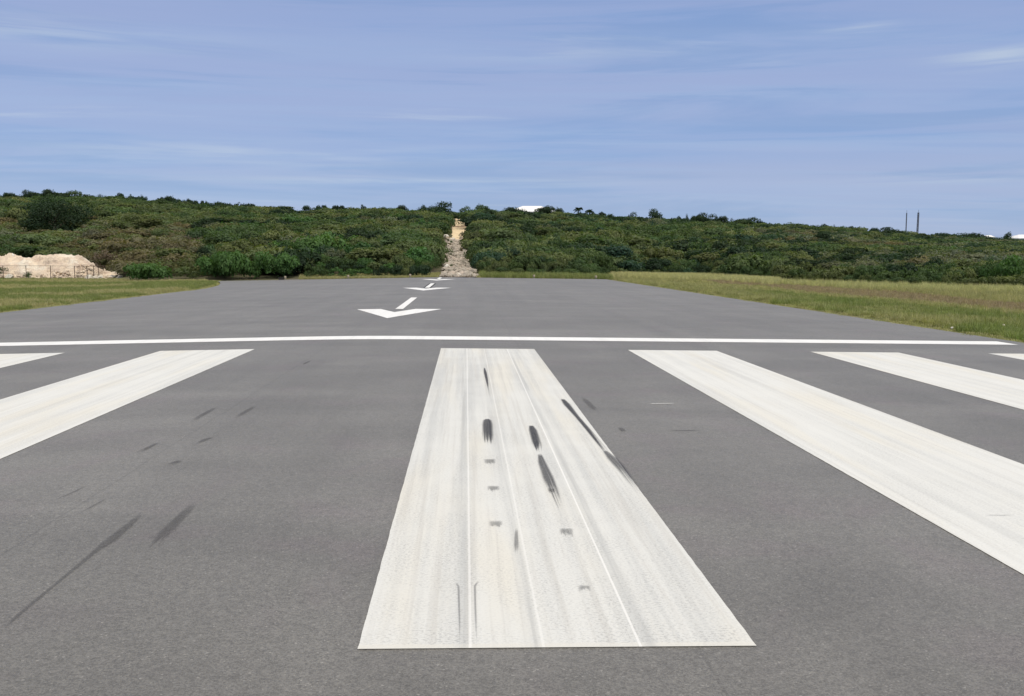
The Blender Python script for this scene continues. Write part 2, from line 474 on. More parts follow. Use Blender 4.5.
def unp(px, py):                                       # pixel -> pavement plane, to lay marks out at their measured places
    dx = (px-512)/F; dy = -(py-348)/F
    fw = Vector((SY*cos(PITCH), CY*cos(PITCH), -sin(PITCH))); rt = Vector((CY, -SY, 0)); up = Vector((SY*sin(PITCH), CY*sin(PITCH), cos(PITCH)))
    d = fw+rt*dx+up*dy; z = 0
    for _ in range(12):
        t = (z-CH)/d.z; x, y = CX+d.x*t, d.y*t; z = gz(x)
    return x, y
def mpx(lst):
    res = []
    for (px, py, wpx) in lst:
        x, y = unp(px, py); x2, _ = unp(px+wpx, py); res.append((x, y, abs(x2-x)))
    return res
S, A = .0085, .0045
MK = [
 ('rubber_dark', S, [(487.2,419.5,2.0),(487.3,421,5.2),(487.5,425,6.4),(488,440,6.6),(488.5,450,6.4)], 'oval black tyre mark near the middle of the foreground stripe'),
 ('rubber_dark', S, [(531,426,2.5),(533,431,5.2),(537,445,5.5),(540,457,2.8)], 'upper blob of the slanting black tyre mark, right of the oval one'),
 ('rubber_mid', S, [(539.5,454,2.2),(542,463,5),(548,478,7.0),(553,490,6.5),(561,510,6),(570,535,5)], 'lower streaky part of the slanting black tyre mark'),
 ('rubber_dark', S, [(484.2,368,.7),(485.3,373,1.9),(486.8,380,1.6),(488.2,388,.8),(493.5,415,.7)], 'small thin tyre mark near the far end of the foreground stripe'),
 ('rubber_dark', S, [(562,399,2.2),(567,405,4.2),(577,417,2.8),(588,430,3.2),(604,450,3.6),(611,460,2.6)], 'long black skid streak running down to the right edge of the foreground stripe'),
 ('rubber_mid', .0125, [(604,451,2),(612,459,6),(622,470,6),(640,495,4),(655,515,2.4)], 'forked lower end of the long skid streak, lying over the stripe edge'),
 ('rubber_grey', S, [(490,459.5,6.8),(490,462,6.8),(490.5,467,6.8)], 'short row of ticks just below the oval tyre mark'),
 ('rubber_grey', S, [(493.5,486.5,7.2),(493.5,489,7.2),(494,494,7.2)], 'second short row of rubber ticks below the oval mark'),
 ('rubber_faint', S, [(495.5,521,8),(496,525,8),(496.5,530,8)], 'third and faintest row of rubber ticks, halfway down the stripe'),
 ('rubber_grey', S, [(551,489,4.5),(551.5,491,4.5),(552,495.5,4.5)], 'tiny ticks crossing the tail of the slanting mark'),
 ('rubber_grey', S, [(516.5,528,1.6),(516.3,545,3),(516.5,562,2)], 'narrow upright grey smear in the middle of the foreground stripe'),
 ('rubber_grey', S, [(566.5,529,8),(566.5,533,8),(568,541,8)], 'grey ticks right of the upright smear on the foreground stripe'),
 ('rubber_faint', S, [(584,586,7),(584.5,589,7),(585,595,7)], 'faint ticks on the right half of the stripe near its front end'),
 ('rubber_grey', S, [(455.5,583,1.6),(458.6,588,1.3),(459.3,610,1.2),(460,640,1.2),(460,668,1.2)], 'left one of two thin parallel scratches at the front of the stripe'),
 ('rubber_grey', S, [(479,582,1.6),(475,587,1.3),(475.5,610,1.2),(476.5,640,1.2),(477,668,1.2)], 'right one of two thin parallel scratches at the front of the stripe'),
 ('rubber_grey', S, [(985,516,1),(1000,516.3,1.1),(1024,515.8,1.2)], 'thin dark scratch across the right-hand stripe at the photo edge'),
 ('rubber_asphalt', A, [(218,406.5,1.8),(208,412,3.6),(196,419,4.2),(184,426.5,3)], 'left one of two short skid marks on bare asphalt left of centre'),
 ('rubber_asphalt', A, [(257,405.5,1.8),(248,410.5,3.6),(238,416.5,3.8),(228,422,3)], 'right one of two short skid marks on bare asphalt left of centre'),
 ('rubber_faint', A, [(160,442,2),(150,447,3.4),(128,458,4)], 'faint smudge below the pair of short skid marks, farther left'),
 ('rubber_faint', A, [(214,437,3),(205,440,4),(188,448,4)], 'faint smudge just below the pair of short skid marks'),
 ('rubber_faint', A, [(182,460,3),(175,463,5),(160,468,4)], 'faint blotch of rubber on asphalt above the thick skid mark'),
 ('rubber_faint', A, [(90,484.5,1.2),(70,494,1.7),(42,507,3)], 'thin upper tyre line near the left edge'),
 ('rubber_faint', A, [(109,497.5,1.2),(92,507,1.8),(70,519,3)], 'thin tyre line just right of the uppermost left one'),
 ('rubber_asphalt', A, [(197,501,2.5),(186,512,6.5),(168,530,9),(150,548,7),(144,554,4)], 'thick grey skid mark on the asphalt at lower left'),
 ('rubber_long', A, [(144,512,2),(128,526,6),(110,541,8),(95,552,4),(60,581,2.6),(20,614,3),(-12,642,3.4)], 'long tapering skid mark running off the lower left edge'),
 ('rubber_faint', A, [(312,360,1),(305,363.5,2.3),(300,366,2)], 'small faint mark on asphalt between left stripe and foreground stripe'),
 ('rubber_asphalt', A, [(582,397,1.8),(587,402,4),(594,409,4.2),(599,413,2)], 'short grey smear on asphalt just right of the foreground stripe'),
 ('rubber_faint', A, [(619,427,2),(622,430,4),(627,434,3)], 'faint small blot on asphalt beside the long skid streak'),
]
for mt, dz, pts, lab in MK:
    mark('tyre_mark', mpx(pts), mt, dz, lab)
def cross_mark(name, px0, px1, py, w, mat, lab, cat, group):
    x0, y0 = unp(px0, py); x1, y1 = unp(px1, py-.5)
    mark(name, [(x0, y0, w), ((x0+x1)/2, (y0+y1)/2, w*.9), (x1, y1, w*.5)], mat, A, lab, cat, group)
cross_mark('paint_scuff', 649, 684, 404, .035, 'chalk', 'thin white scrape on asphalt between the foreground and right-hand stripes', 'scuff', None)
cross_mark('tyre_mark', 668, 714, 431, .03, 'rubber_grey', 'thin dark crosswise scrape below the white scrape', 'tyre mark', 'dark tyre marks on the threshold')

# ------------------------------------------------------------------ leaf clump meshes
def leaf_cloud_mesh(name, pts, nrm, size, aspect=.55, mat=None, rnd=None, seed=0, bend=.3):
    g = np.random.default_rng(seed)
    n = len(pts); nrm = nrm/np.maximum(1e-6, np.linalg.norm(nrm, axis=1, keepdims=True))
    r = g.normal(size=(n, 3)); t1 = np.cross(nrm, r); t1 /= np.maximum(1e-6, np.linalg.norm(t1, axis=1, keepdims=True))
    t2 = np.cross(nrm, t1)
    s = (size*g.uniform(.6, 1.35, n))[:, None]
    # rhombus leaf folded along its long axis
    v = np.stack([pts-t1*s, pts+t2*s*aspect+nrm*s*bend, pts+t1*s, pts-t2*s*aspect+nrm*s*bend], 1).reshape(-1, 3)
    me = bpy.data.meshes.new(name)
    me.vertices.add(4*n); me.vertices.foreach_set('co', v.astype(np.float32).ravel())
    me.loops.add(4*n); me.loops.foreach_set('vertex_index', np.arange(4*n, dtype=np.int32))
    me.polygons.add(n); me.polygons.foreach_set('loop_start', np.arange(0, 4*n, 4, dtype=np.int32))
    if rnd is None: rnd = g.uniform(0, 1, n)
    a = me.attributes.new('leafrnd', 'FLOAT', 'FACE'); a.data.foreach_set('value', rnd.astype(np.float32))
    if mat: me.materials.append(mat)
    me.update(); me.validate()
    return me

def shrub_points(seed, lobes, n, flat=1.0, spread=.55, zmin=.25, zmax=.95, rr=(.3, .55), fuzz=.14):
    g = np.random.default_rng(seed)
    P = []; N = []; R = []
    for k in range(lobes):
        a = g.uniform(0, 2*pi); rad = spread*math.sqrt(g.uniform(0, 1))
        c = np.array([cos(a)*rad, sin(a)*rad, g.uniform(zmin, zmax)*(1-.35*rad)])
        R0 = g.uniform(*rr); m = int(n/lobes*(R0/.42)**2)
        d = g.normal(size=(m, 3)); d[:, 2] = np.where(d[:, 2] < -.3, -d[:, 2], d[:, 2]); d /= np.linalg.norm(d, axis=1, keepdims=True)
        bumpf = 1+.18*np.sin(d[:, 0]*5+k)*np.cos(d[:, 1]*6+k*2)+.1*np.sin(d[:, 2]*11+d[:, 0]*9)
        rad_ = R0*bumpf*(1-fuzz*2*g.uniform(0, 1, m)**2+fuzz*.6*g.normal(size=m)*.5)
        p = c+d*rad_[:, None]*np.array([1, 1, .85])
        keep = p[:, 2] > .02
        P.append(p[keep]); N.append((d+g.normal(size=(m, 3))*.33)[keep])
        base = g.uniform(.25, .75)
        R.append(np.clip(base+g.normal(size=m)*.13, 0, 1)[keep])
    P = np.concatenate(P); N = np.concatenate(N); R = np.concatenate(R)
    P[:, 2] *= flat
    return P, N, R

PROTO = []
specs = [(1, 9, 2300, 1.0, .6, .3, .85, (.30, .5)), (2, 12, 2400, .8, .75, .2, .75, (.26, .42)), (3, 7, 2000, 1.25, .45, .35, 1.1, (.3, .5)),
         (4, 14, 2300, .9, .7, .2, .95, (.2, .36)), (5, 10, 2300, .7, .8, .2, .7, (.28, .48)), (6, 8, 1500, 1.1, .6, .3, 1.0, (.22, .4)),
         (7, 16, 2300, 1.0, .75, .2, 1.0, (.17, .32))]
for s in specs:
    P, N, R = shrub_points(s[0]*13, s[1], s[2], s[3], s[4], s[5], s[6], s[7], fuzz=.14 if s[0] != 6 else .35)
    PROTO.append(leaf_cloud_mesh('shrub_leaves', P, N, .062 if s[0] != 6 else .05, mat=M['leaf'], rnd=R, seed=s[0]))
for me in PROTO:
    zmax = max(v.co.z for v in me.vertices); xr = max(abs(v.co.x) for v in me.vertices)
    me['hz'] = zmax; me['wr'] = xr

PAL = {'dark': (.024, .050, .022), 'mid': (.064, .108, .036), 'olive': (.105, .135, .048), 'brown': (.140, .128, .066),
       'bright': (.062, .135, .034), 'yellow': (.150, .175, .060), 'grey': (.115, .135, .078), 'red': (.22, .08, .035), 'teal': (.034, .078, .044), 'mauve': (.135, .105, .078)}
def colj(name, j=.18):
    c = PAL[name]; k = 1+random.uniform(-j, j); w = random.uniform(-j, j)*.6
    q = (c[0]*k*(1+w), c[1]*k, c[2]*k*(1-w)); m = sum(q)/3
    return tuple((a+(m-a)*.14)*1.12 for a in q)

def zone_colour(px, yy, x, y):
    """species mix over the hill; px, yy say where in the plant belt it stands (yy: 0 foot, 1 crest)"""
    n1 = noise.noise(Vector((x*.04, y*.04, 2))); n2 = noise.noise(Vector((x*.09, y*.09, 9)))
    r = random.random()
    if px < 210:
        if yy < .55: w = [('mauve', .10), ('brown', .34), ('olive', .30), ('grey', .08), ('mid', .18)]
        else: w = [('olive', .40), ('mid', .35), ('yellow', .08), ('dark', .17)]
    elif px < 440:
        w = [('mid', .42), ('olive', .24), ('dark', .16), ('bright', .10), ('grey', .08)]
    elif px < 780:
        w = [('mid', .44), ('olive', .22), ('dark', .16), ('teal', .10), ('grey', .08)]
    else:
        w = [('mid', .30), ('olive', .18), ('dark', .20), ('grey', .20), ('brown', .12)]
    if yy > .9: w = [('dark', .6), ('mid', .4)]
    r = (r*.36+(n1*.9+n2*.6+.5)*.64); r = max(0, min(.999, r))
    acc = 0
    for nme, p in w:
        acc += p
        if r < acc: return nme
    return w[-1][0]

# track corridor
TRK = [(60, 1.6, 1.45), (82, 1.6, 1.45), (98, 1.45, 1.45), (108, 1.0, 1.2), (130, .65, 1.3), (148, .75, 1.35), (155, 1.25, 1.15), (185, 1.15, 1.5), (193, 1.1, 1.6), (200, .95, 1.05), (240, .7, .8)]
def trk(u):
    c = interp([(a, b) for a, b, c in TRK], u); w = interp([(a, c) for a, b, c in TRK], u); return c, w

# ------------------------------------------------------------------ individually placed plants
PLACED = []       # (x, y, r)
def place_shrub(px, u, wpx, topy, colname, proto, label, cat='shrub', group=None, name='shrub', col=None, dark=1.):
    x, y = px_xy(px, u); z = ground_z(x, y)-.05
    top = zpy(topy, u)
    h = max(.5, top-z); r = wpx/F*u/2
    me = PROTO[proto]
    o = bpy.data.objects.new(name, me); COL.objects.link(o)
    o.location = (x, y, z); o.rotation_euler = (0, 0, random.uniform(0, 6.28))
    sx = r/me['wr']; o.scale = (sx, sx, h/me['hz'])
    c = col or colj(colname, .1); o['leafcol'] = [c[0]*dark, c[1]*dark, c[2]*dark]
    tag(o, label, cat, group)
    PLACED.append((x, y, r))
    return o

def limb_tree(name, px, u, wpx, topy, colname, label, lobes=16, n=5200, bottom=.15, seed=0, group=None, shape=1.0, leafs=.058, sink=0):
    x, y = px_xy(px, u); z = ground_z(x, y)-.05-sink
    top = zpy(topy, u); h = max(1.2, top-z); r = wpx/F*u/2
    root = empty(name, (x, y, z), random.uniform(0, 6.28)*0)
    P, N, R = shrub_points(seed, lobes, n, 1.0, .72 if lobes > 20 else .5, bottom+.05, .9, (.18, .34) if lobes > 20 else (.30, .44))
    P[:, 2] = P[:, 2]/np.percentile(P[:, 2], 98.5)*h; s = r/np.percentile(np.abs(P[:, 0]), 95); P[:, 0] *= s; P[:, 1] *= s
    # gather leaves above the clear stem
    low = P[:, 2] < bottom*h; P[low, 2] = bottom*h+np.random.default_rng(1).uniform(0, .2, low.sum())*h
    me = leaf_cloud_mesh('crown', P, N, leafs*(r+h)*(.42 if lobes > 20 else .5), mat=M['leaf'], rnd=R, seed=seed)
    c = bpy.data.objects.new('crown', me); COL.objects.link(c); c.parent = root
    cc = colj(colname, .08); c['leafcol'] = list(cc)
    mb = MB(); g = random.Random(seed)
    mb.tube([(0, 0, -.3), (.04*r, .02, h*.25), (.0, .05*r, h*.55)], [.05*r+.06, .04*r+.04, .02*r+.02], 7)
    for k in range(5):
        a = k*1.25+g.random(); mb.tube([(0, 0, h*(.15+.06*k)), (cos(a)*r*.3, sin(a)*r*.3, h*(.4+.05*k)), (cos(a)*r*.6, sin(a)*r*.6, h*(.6+.05*k))], [.03*r+.03, .02*r+.02, .012*r+.01], 5)
    mb.build('trunk', M['bark'], root, True)
    tag(root, label, 'tree', group)
    PLACED.append((x, y, r*.8))
    return root

# big dark tree on the left hill
limb_tree('tree', 54, 158, 62, 199.5, 'dark', 'very broad dark evergreen tree standing out alone on the left hillside', 34, 19000, .0, 3, leafs=.036, sink=.9)
limb_tree('tree', 440, 222, 26, 203, 'dark', 'tallest dark tree on the skyline just left of the track', 12, 4000, .1, 5)
limb_tree('tree', 424, 224, 10, 205.5, 'dark', 'small round tree on the skyline left of the tallest one', 7, 2000, .1, 6)
limb_tree('tree', 466, 226, 12, 207, 'mid', 'small pointed tree on the skyline right behind the top of the track', 7, 2000, .15, 7)
limb_tree('tree', 482, 226, 14, 205.5, 'mid', 'twin-topped tree on the skyline just right of the track', 6, 2300, .15, 8)
limb_tree('tree', 516, 226, 23, 208.2, 'dark', 'round tree hiding the left end of the white roof', 12, 3200, .1, 9)
limb_tree('tree', 545, 226, 21, 206.8, 'dark', 'domed tree hiding the right end of the white roof', 12, 3200, .1, 10)
limb_tree('tree', 657, 228, 14, 209.5, 'dark', 'spiky dark tree sticking up alone from the skyline right of the palms', 7, 2000, .15, 11, shape=.8)
limb_tree('tree', 632, 228, 7, 212.5, 'dark', 'small upright tree on the skyline between palms and spiky tree', 5, 1200, .2, 12)
limb_tree('tree', 706, 228, 18, 213.5, 'dark', 'pair of joined round crowns on the skyline right of centre', 8, 2400, .1, 13)
limb_tree('tree', 750, 228, 16, 218, 'dark', 'low flat-topped tree on the falling skyline right of centre', 8, 2200, .1, 14)
limb_tree('tree', 880, 228, 20, 227.5, 'dark', 'rounded tree on the skyline just left of the two masts', 9, 2500, .1, 15)
limb_tree('tree', 966, 228, 30, 233.5, 'dark', 'long low domed tree on the skyline right of the masts', 12, 3000, .1, 16)
limb_tree('tree', 1007, 228, 8, 232.5, 'dark', 'small square-topped tree beside the white building at the right edge', 6, 1500, .1, 17)
limb_tree('tree', 31, 229, 13, 190.5, 'dark', 'rounded tree top on the far left skyline', 7, 1800, .1, 18)
limb_tree('tree', 46, 229, 11, 190, 'dark', 'skyline tree right above the broad dark evergreen', 6, 1500, .1, 19)
limb_tree('tree', 76, 229, 14, 191, 'mid', 'pair of bushy tree tops on the skyline right of the broad evergreen', 6, 1500, .1, 20)

def palm(px, u, topy, wpx, label):
    x, y = px_xy(px, u); z = ground_z(x, y)-.05; top = zpy(topy, u); h = top-z; r = wpx/F*u/2
    root = empty('palm_tree', (x, y, z)); tag(root, label, 'palm tree', 'palms on the skyline')
    mb = MB(); hh = h-r*.55; mb.tube([(0, 0, -.3), (.05, 0, hh*.5), (.12, .03, hh)], [.17, .13, .10], 7); mb.build('trunk', M['bark'], root, True)
    P = []; N = []; g = random.Random(int(px))
    for k in range(22):
        a = k*2.4; e = g.uniform(-.2, 1.2)
        for i in range(42):
            s = i/41; rr = r*s*cos(e*.8)*1.1; zz = hh+r*(sin(e)*s*.9-.75*s*s*(.6+.4*cos(e)))
            side = (1 if i % 2 else -1)*.14*r*(1-s*.6)
            P.append((.12+cos(a)*rr-sin(a)*side, .03+sin(a)*rr+cos(a)*side, zz-abs(side)*.35)); N.append((g.gauss(0, .6), g.gauss(0, .6), 1))
    me = leaf_cloud_mesh('crown', np.array(P), np.array(N), .17*r, aspect=.3, mat=M['palmleaf'], seed=5)
    c = bpy.data.objects.new('crown', me); COL.objects.link(c); c.parent = root; c['leafcol'] = [.022, .045, .022]
palm(578, 226, 206.3, 9.5, 'taller dark palm on the skyline right of the white roof')
palm(589, 226, 208.6, 9.0, 'shorter dark palm on the skyline, right of the taller palm')

U = [ # px, u, wpx, topy, colour, proto, label
 (148, 86, 46, 262, 'bright', 1, 'low bright green bush between limestone heap and hedge'),
 (186, 88, 30, 266, 'olive', 3, 'low olive bush between the two bright green bushes at the left'),
 (214, 87, 36, 254, 'bright', 0, 'bright green bush at the left end of the tall hedge by the pavement corner'),
 (238, 86.5, 38, 249.5, 'bright', 1, 'bright green bush, second from left in the hedge by the pavement corner'),
 (262, 87, 38, 250.5, 'bright', 3, 'leafy green bush in the middle of the hedge by the pavement corner'),
 (287, 87, 36, 251.5, 'bright', 0, 'bright green bush, right end of the hedge by the pavement corner'),
 (206, 97, 18, 246, 'dark', 2, 'dark upright shrub behind the left end of the bright hedge'),
 (135, 120, 12, 248, 'red', 5, 'small rust-orange bush behind the heap'),
 (170, 97, 40, 256, 'mauve', 6, 'leafless brown-mauve thicket behind the low bushes at left'),
 (195, 95, 24, 258, 'mauve', 5, 'leafless reddish shrub left of the bright hedge'),
 (110, 104, 44, 249, 'mauve', 6, 'dark bare-twigged thicket just behind the right end of the heap'),
 (313, 92, 30, 256, 'olive', 4, 'olive bush immediately right of the bright hedge'),
 (335, 96, 34, 248, 'grey', 3, 'greyish green bush beyond the left part of the runway end'),
 (358, 110, 26, 241, 'dark', 0, 'dark round bush on the slope above the second runway end light'),
 (378, 104, 24, 248, 'dark', 2, 'dark bush in the scrub midway between hedge and track'),
 (400, 92, 30, 257, 'olive', 4, 'pale olive bush at the foot of the slope left of the track'),
 (424, 96, 28, 250, 'mid', 1, 'green bush close to the left side of the rubble track'),
 (434, 112, 16, 236, 'mid', 2, 'upright green shrub leaning over the left side of the track'),
 (418, 128, 26, 235, 'dark', 0, 'dark shrub higher up the slope left of the track'),
 (482, 112, 26, 241, 'dark', 1, 'dark shrub bulging over the right side of the rubble track'),
 (478, 134, 24, 229, 'dark', 0, 'dark shrub beside the sandy upper part of the track'),
 (513, 96, 28, 246, 'teal', 2, 'dark blue-green bush a little right of the track'),
 (534, 100, 30, 250, 'olive', 3, 'olive bush right of the dark blue-green one'),
 (560, 96, 34, 254, 'yellow', 4, 'yellowish green bush beyond the runway end, right of centre'),
 (585, 97, 30, 256, 'mid', 1, 'mid-green bush behind the rightmost end light'),
 (606, 104, 24, 259, 'mid', 6, 'green bush at the right corner of the pavement end'),
 (628, 108, 34, 259, 'teal', 1, 'dark green bush where the right grass verge begins'),
 (655, 108, 36, 257, 'dark', 0, 'dark green bush behind the pale grass at the start of the right verge'),
 (686, 105, 34, 259, 'mid', 3, 'green bush behind the pale grass right of the dark ones'),
 (598, 150, 26, 226, 'teal', 0, 'dark blue-green tree crown halfway up the slope below the palms'),
 (820, 150, 22, 231, 'dark', 2, 'dark round shrub high on the slope at right'),
 (905, 76, 42, 262, 'dark', 0, 'darkest bush at the back of the right grass field'),
 (872, 78, 34, 264, 'mid', 1, 'green bush just left of the darkest bush behind the grass'),
 (938, 75, 34, 263, 'mid', 3, 'mid-green bush just right of the darkest bush behind the grass'),
 (962, 72, 30, 266, 'yellow', 4, 'low pale green bush behind the grass near the right edge'),
 (990, 70, 28, 256, 'bright', 5, 'tall feathery light green bush near the right edge'),
 (1014, 69, 38, 254, 'bright', 3, 'broad bright green bush at the right edge of the photo'),
 (730, 96, 36, 262, 'mid', 0, 'green bush behind the grass left of the brown patch'),
 (788, 86, 36, 264, 'olive', 4, 'olive bush at the back of the grass above the brown patch'),
 (835, 80, 34, 265, 'olive', 1, 'dull green bush at the back of the grass, left of two green ones'),
 (3, 95, 16, 267, 'dark', 3, 'small dark weed bush against the fence at the left edge'),
 (27, 92, 12, 271, 'mid', 5, 'small scraggy weed in front of the heap beside the white block'),
]
for a in U:
    big = a[2] > 25
    o = place_shrub(a[0], a[1], a[2]*1.05, a[3], a[4], a[5], a[6])

# front rows of scrub that nothing tells apart
zones = [((305, 436), 'left part of the scrub foot', 'one of many mixed green shrubs at the foot of the slope left of the track', 'shrubs at the foot of the slope left of the track'),
         ((482, 612), 'x', 'one of many low green shrubs lining the runway end right of the track', 'shrubs lining the runway end right of the track'),
         ((615, 1030), 'x', 'one of many dull green shrubs in the belt behind the right grass field', 'shrubs in the belt behind the right grass field')]
for (a, b), _, lab, grp in zones:
    px = a
    row = 0
    for row in range(3):
        px = a+random.uniform(0, 8)
        while px < b:
            u0 = interp(VEGU, px)+1.8+row*2.6+random.uniform(-.6, .8)
            wpx = random.uniform(15, 27)*84/u0
            x, y = px_xy(px, u0)
            if not any((x-p)**2+(y-q)**2 < (r*.75)**2 for p, q, r in PLACED):
                hgt = random.uniform(.75, 1.25)+row*.35
                z = ground_z(x, y); topy = HORIZ-(z+hgt-CH)/u0*F*1.006
                cn = zone_colour(px, .1, x, y)
                if cn in ('dark',) and random.random() < .5: cn = 'mid'
                place_shrub(px, u0, wpx, topy, cn, random.randrange(7), lab, group=grp)
                px += wpx*.72
            else: px += 5

# ------------------------------------------------------------------ instanced ground cover through geometry nodes
def scatter_object(name, pts, rots, scales, idx, cols, meshes, kind='stuff', label=None, cat=None):
    me = bpy.data.meshes.new(name); n = len(pts)
    me.vertices.add(n); me.vertices.foreach_set('co', np.asarray(pts, dtype=np.float32).ravel())
    for nm, ty, data, key in (('rot', 'FLOAT_VECTOR', rots, 'vector'), ('scl', 'FLOAT_VECTOR', scales, 'vector'), ('leafcol', 'FLOAT_VECTOR', cols, 'vector')):
        a = me.attributes.new(nm, ty, 'POINT'); a.data.foreach_set(key, np.asarray(data, dtype=np.float32).ravel())
    a = me.attributes.new('idx', 'INT', 'POINT'); a.data.foreach_set('value', np.asarray(idx, dtype=np.int32))
    o = bpy.data.objects.new(name, me); COL.objects.link(o)
    coll = bpy.data.collections.new(name+'_plants')
    for i, m_ in enumerate(meshes):
        p = bpy.data.objects.new('plant_shape_%02d' % i, m_); coll.objects.link(p)
    ng = bpy.data.node_groups.new(name+'_nodes', 'GeometryNodeTree')
    ng.interface.new_socket('Geometry', in_out='INPUT', socket_type='NodeSocketGeometry')
    ng.interface.new_socket('Geometry', in_out='OUTPUT', socket_type='NodeSocketGeometry')
    N = ng.nodes.new; L = ng.links.new
    gi = N('NodeGroupInput'); go = N('NodeGroupOutput')
    ci = N('GeometryNodeCollectionInfo'); ci.inputs['Collection'].default_value = coll
    ci.inputs['Separate Children'].default_value = True; ci.inputs['Reset Children'].default_value = True
    def attr(nm, ty):
        d = N('GeometryNodeInputNamedAttribute'); d.data_type = ty; d.inputs[0].default_value = nm; return d.outputs[0]
    iop = N('GeometryNodeInstanceOnPoints')
    mp = N('GeometryNodeMeshToPoints'); mp.inputs['Radius'].default_value = .001
    L(gi.outputs[0], mp.inputs[0]); L(mp.outputs[0], iop.inputs['Points']); L(ci.outputs[0], iop.inputs['Instance'])
    iop.inputs['Pick Instance'].default_value = True
    L(attr('idx', 'INT'), iop.inputs['Instance Index'])
    e2r = N('FunctionNodeEulerToRotation'); L(attr('rot', 'FLOAT_VECTOR'), e2r.inputs[0]); L(e2r.outputs[0], iop.inputs['Rotation'])
    L(attr('scl', 'FLOAT_VECTOR'), iop.inputs['Scale'])
    L(iop.outputs[0], go.inputs[0])
    md = o.modifiers.new('scatter', 'NODES'); md.node_group = ng
    tag(o, label, cat, kind=kind)
    return o

# hillside scrub mass
pts = []; rots = []; scl = []; ids = []; cols = []
CELL = {}
for x, y, r in PLACED: CELL.setdefault((int(x//8), int(y//8)), []).append((x, y, r))
def near_placed(x, y, k=.6):
    cx, cy = int(x//8), int(y//8)
    for i in (-1, 0, 1):
        for j in (-1, 0, 1):
            for p, q, r in CELL.get((cx+i, cy+j), ()):
                if (x-p)**2+(y-q)**2 < (r*k)**2: return True
    return False
u = 66.
while u < 262:
    sp = 1.9+(u-66)*.0085
    v = -.68*u-6
    while v < .68*u+6:
        uu = u+random.uniform(-.5, .5)*sp; vv = v+random.uniform(-.5, .5)*sp
        v += sp
        px = 512+F*vv/uu
        edge = interp(VEGU, px)
        off = 1.2
        if 305 < px < 436 or 482 < px < 1030: off = 8.2
        elif 125 < px < 305: off = 5.0
        if uu < edge+off: continue
        if px < 125 and uu < 104: continue
        x, y = uv_to_xy(uu, vv)
        r = random.choice((.7, .8, .9, 1., 1.1, 1.2, 1.5))*sp*.78
        if noise.noise(Vector((x*.06, y*.06, 4))) > .38 and random.random() < .5: continue
        c, w = trk(uu)
        if uu < 236 and abs(x-c) < w+r*.72: continue
        if near_placed(x, y): continue
        if px < 125 and uu < 112: r *= .8
        yy = (uu-edge)/(CRU-edge)
        # keep the view of the broad dark tree free
        cn = zone_colour(px, yy, x, y)
        hgt = r*random.uniform(.95, 1.5)
        if random.random() < .06 and yy < .8: hgt *= 1.35
        hgt = min(hgt, (3.3 if px < 700 else max(2.25, 3.3-(px-700)/150*1.05))*random.uniform(.7, 1.0))
        if px < 210 and yy < .5: hgt *= .8
        if abs(px-53) < 40 and 136 < uu < 158: hgt *= .5
        if abs(px-53) < 36 and 150 < uu < 157: continue
        if yy > .86: hgt = 2.2*random.choice((.4, .55, .7, .8, .9, 1.15))
        if uu > 195 and 521 < px < 537: hgt *= .5
        if uu > 195 and (1009 < px or 985 < px < 991): hgt *= .72
        i = random.randrange(7); me = PROTO[i]
        pts.append((x, y, ground_z(x, y)-.08)); rots.append((random.uniform(-.1, .1), random.uniform(-.1, .1), random.uniform(0, 6.28)))
        s = r/me['wr']*1.25; scl.append((s, s, hgt/me['hz'])); ids.append(i); cols.append(colj(cn, .2))
    u += sp*.86
for k in range(150):                             # low dark tree tops along the crest, standing a little proud of the scrub
    px = -40+k*7.4+random.uniform(-4, 4)
    if 450 < px < 470 or 519 < px < 538 or px > 1008 or 983 < px < 993 or random.random() < .35: continue
    uu = random.uniform(222, 230); x, y = px_xy(px, uu); i = random.randrange(7); me = PROTO[i]; r = random.uniform(.7, 1.7)
    hgt = random.uniform(2.3, 3.3)*(1 if px < 760 else .88)
    pts.append((x, y, ground_z(x, y)-.1)); rots.append((0, 0, random.uniform(0, 6.28))); scl.append((r/me['wr']*1.2, r/me['wr']*1.2, hgt/me['hz'])); ids.append(i); cols.append(colj('dark', .2))
for _ in range(46):
    uu = random.uniform(84, 146); c, w = trk(uu); s_ = random.choice((-1, 1))*random.uniform(.35, 1.15); x = c+s_*w; y = (uu-(x-CX)*SY)/CY
    i = random.randrange(7); r = random.uniform(.18, .42)
    pts.append((x, y, ground_z(x, y))); rots.append((0, 0, random.uniform(0, 6.28))); scl.append((r, r, r*.9)); ids.append(i); cols.append(colj(random.choice(('olive', 'mid', 'brown')), .2))
scatter_object('hillside_scrub', pts, rots, scl, ids, cols, PROTO, label='dense mixed green scrub covering the whole low hill', cat='scrub')
print('scrub', len(pts))

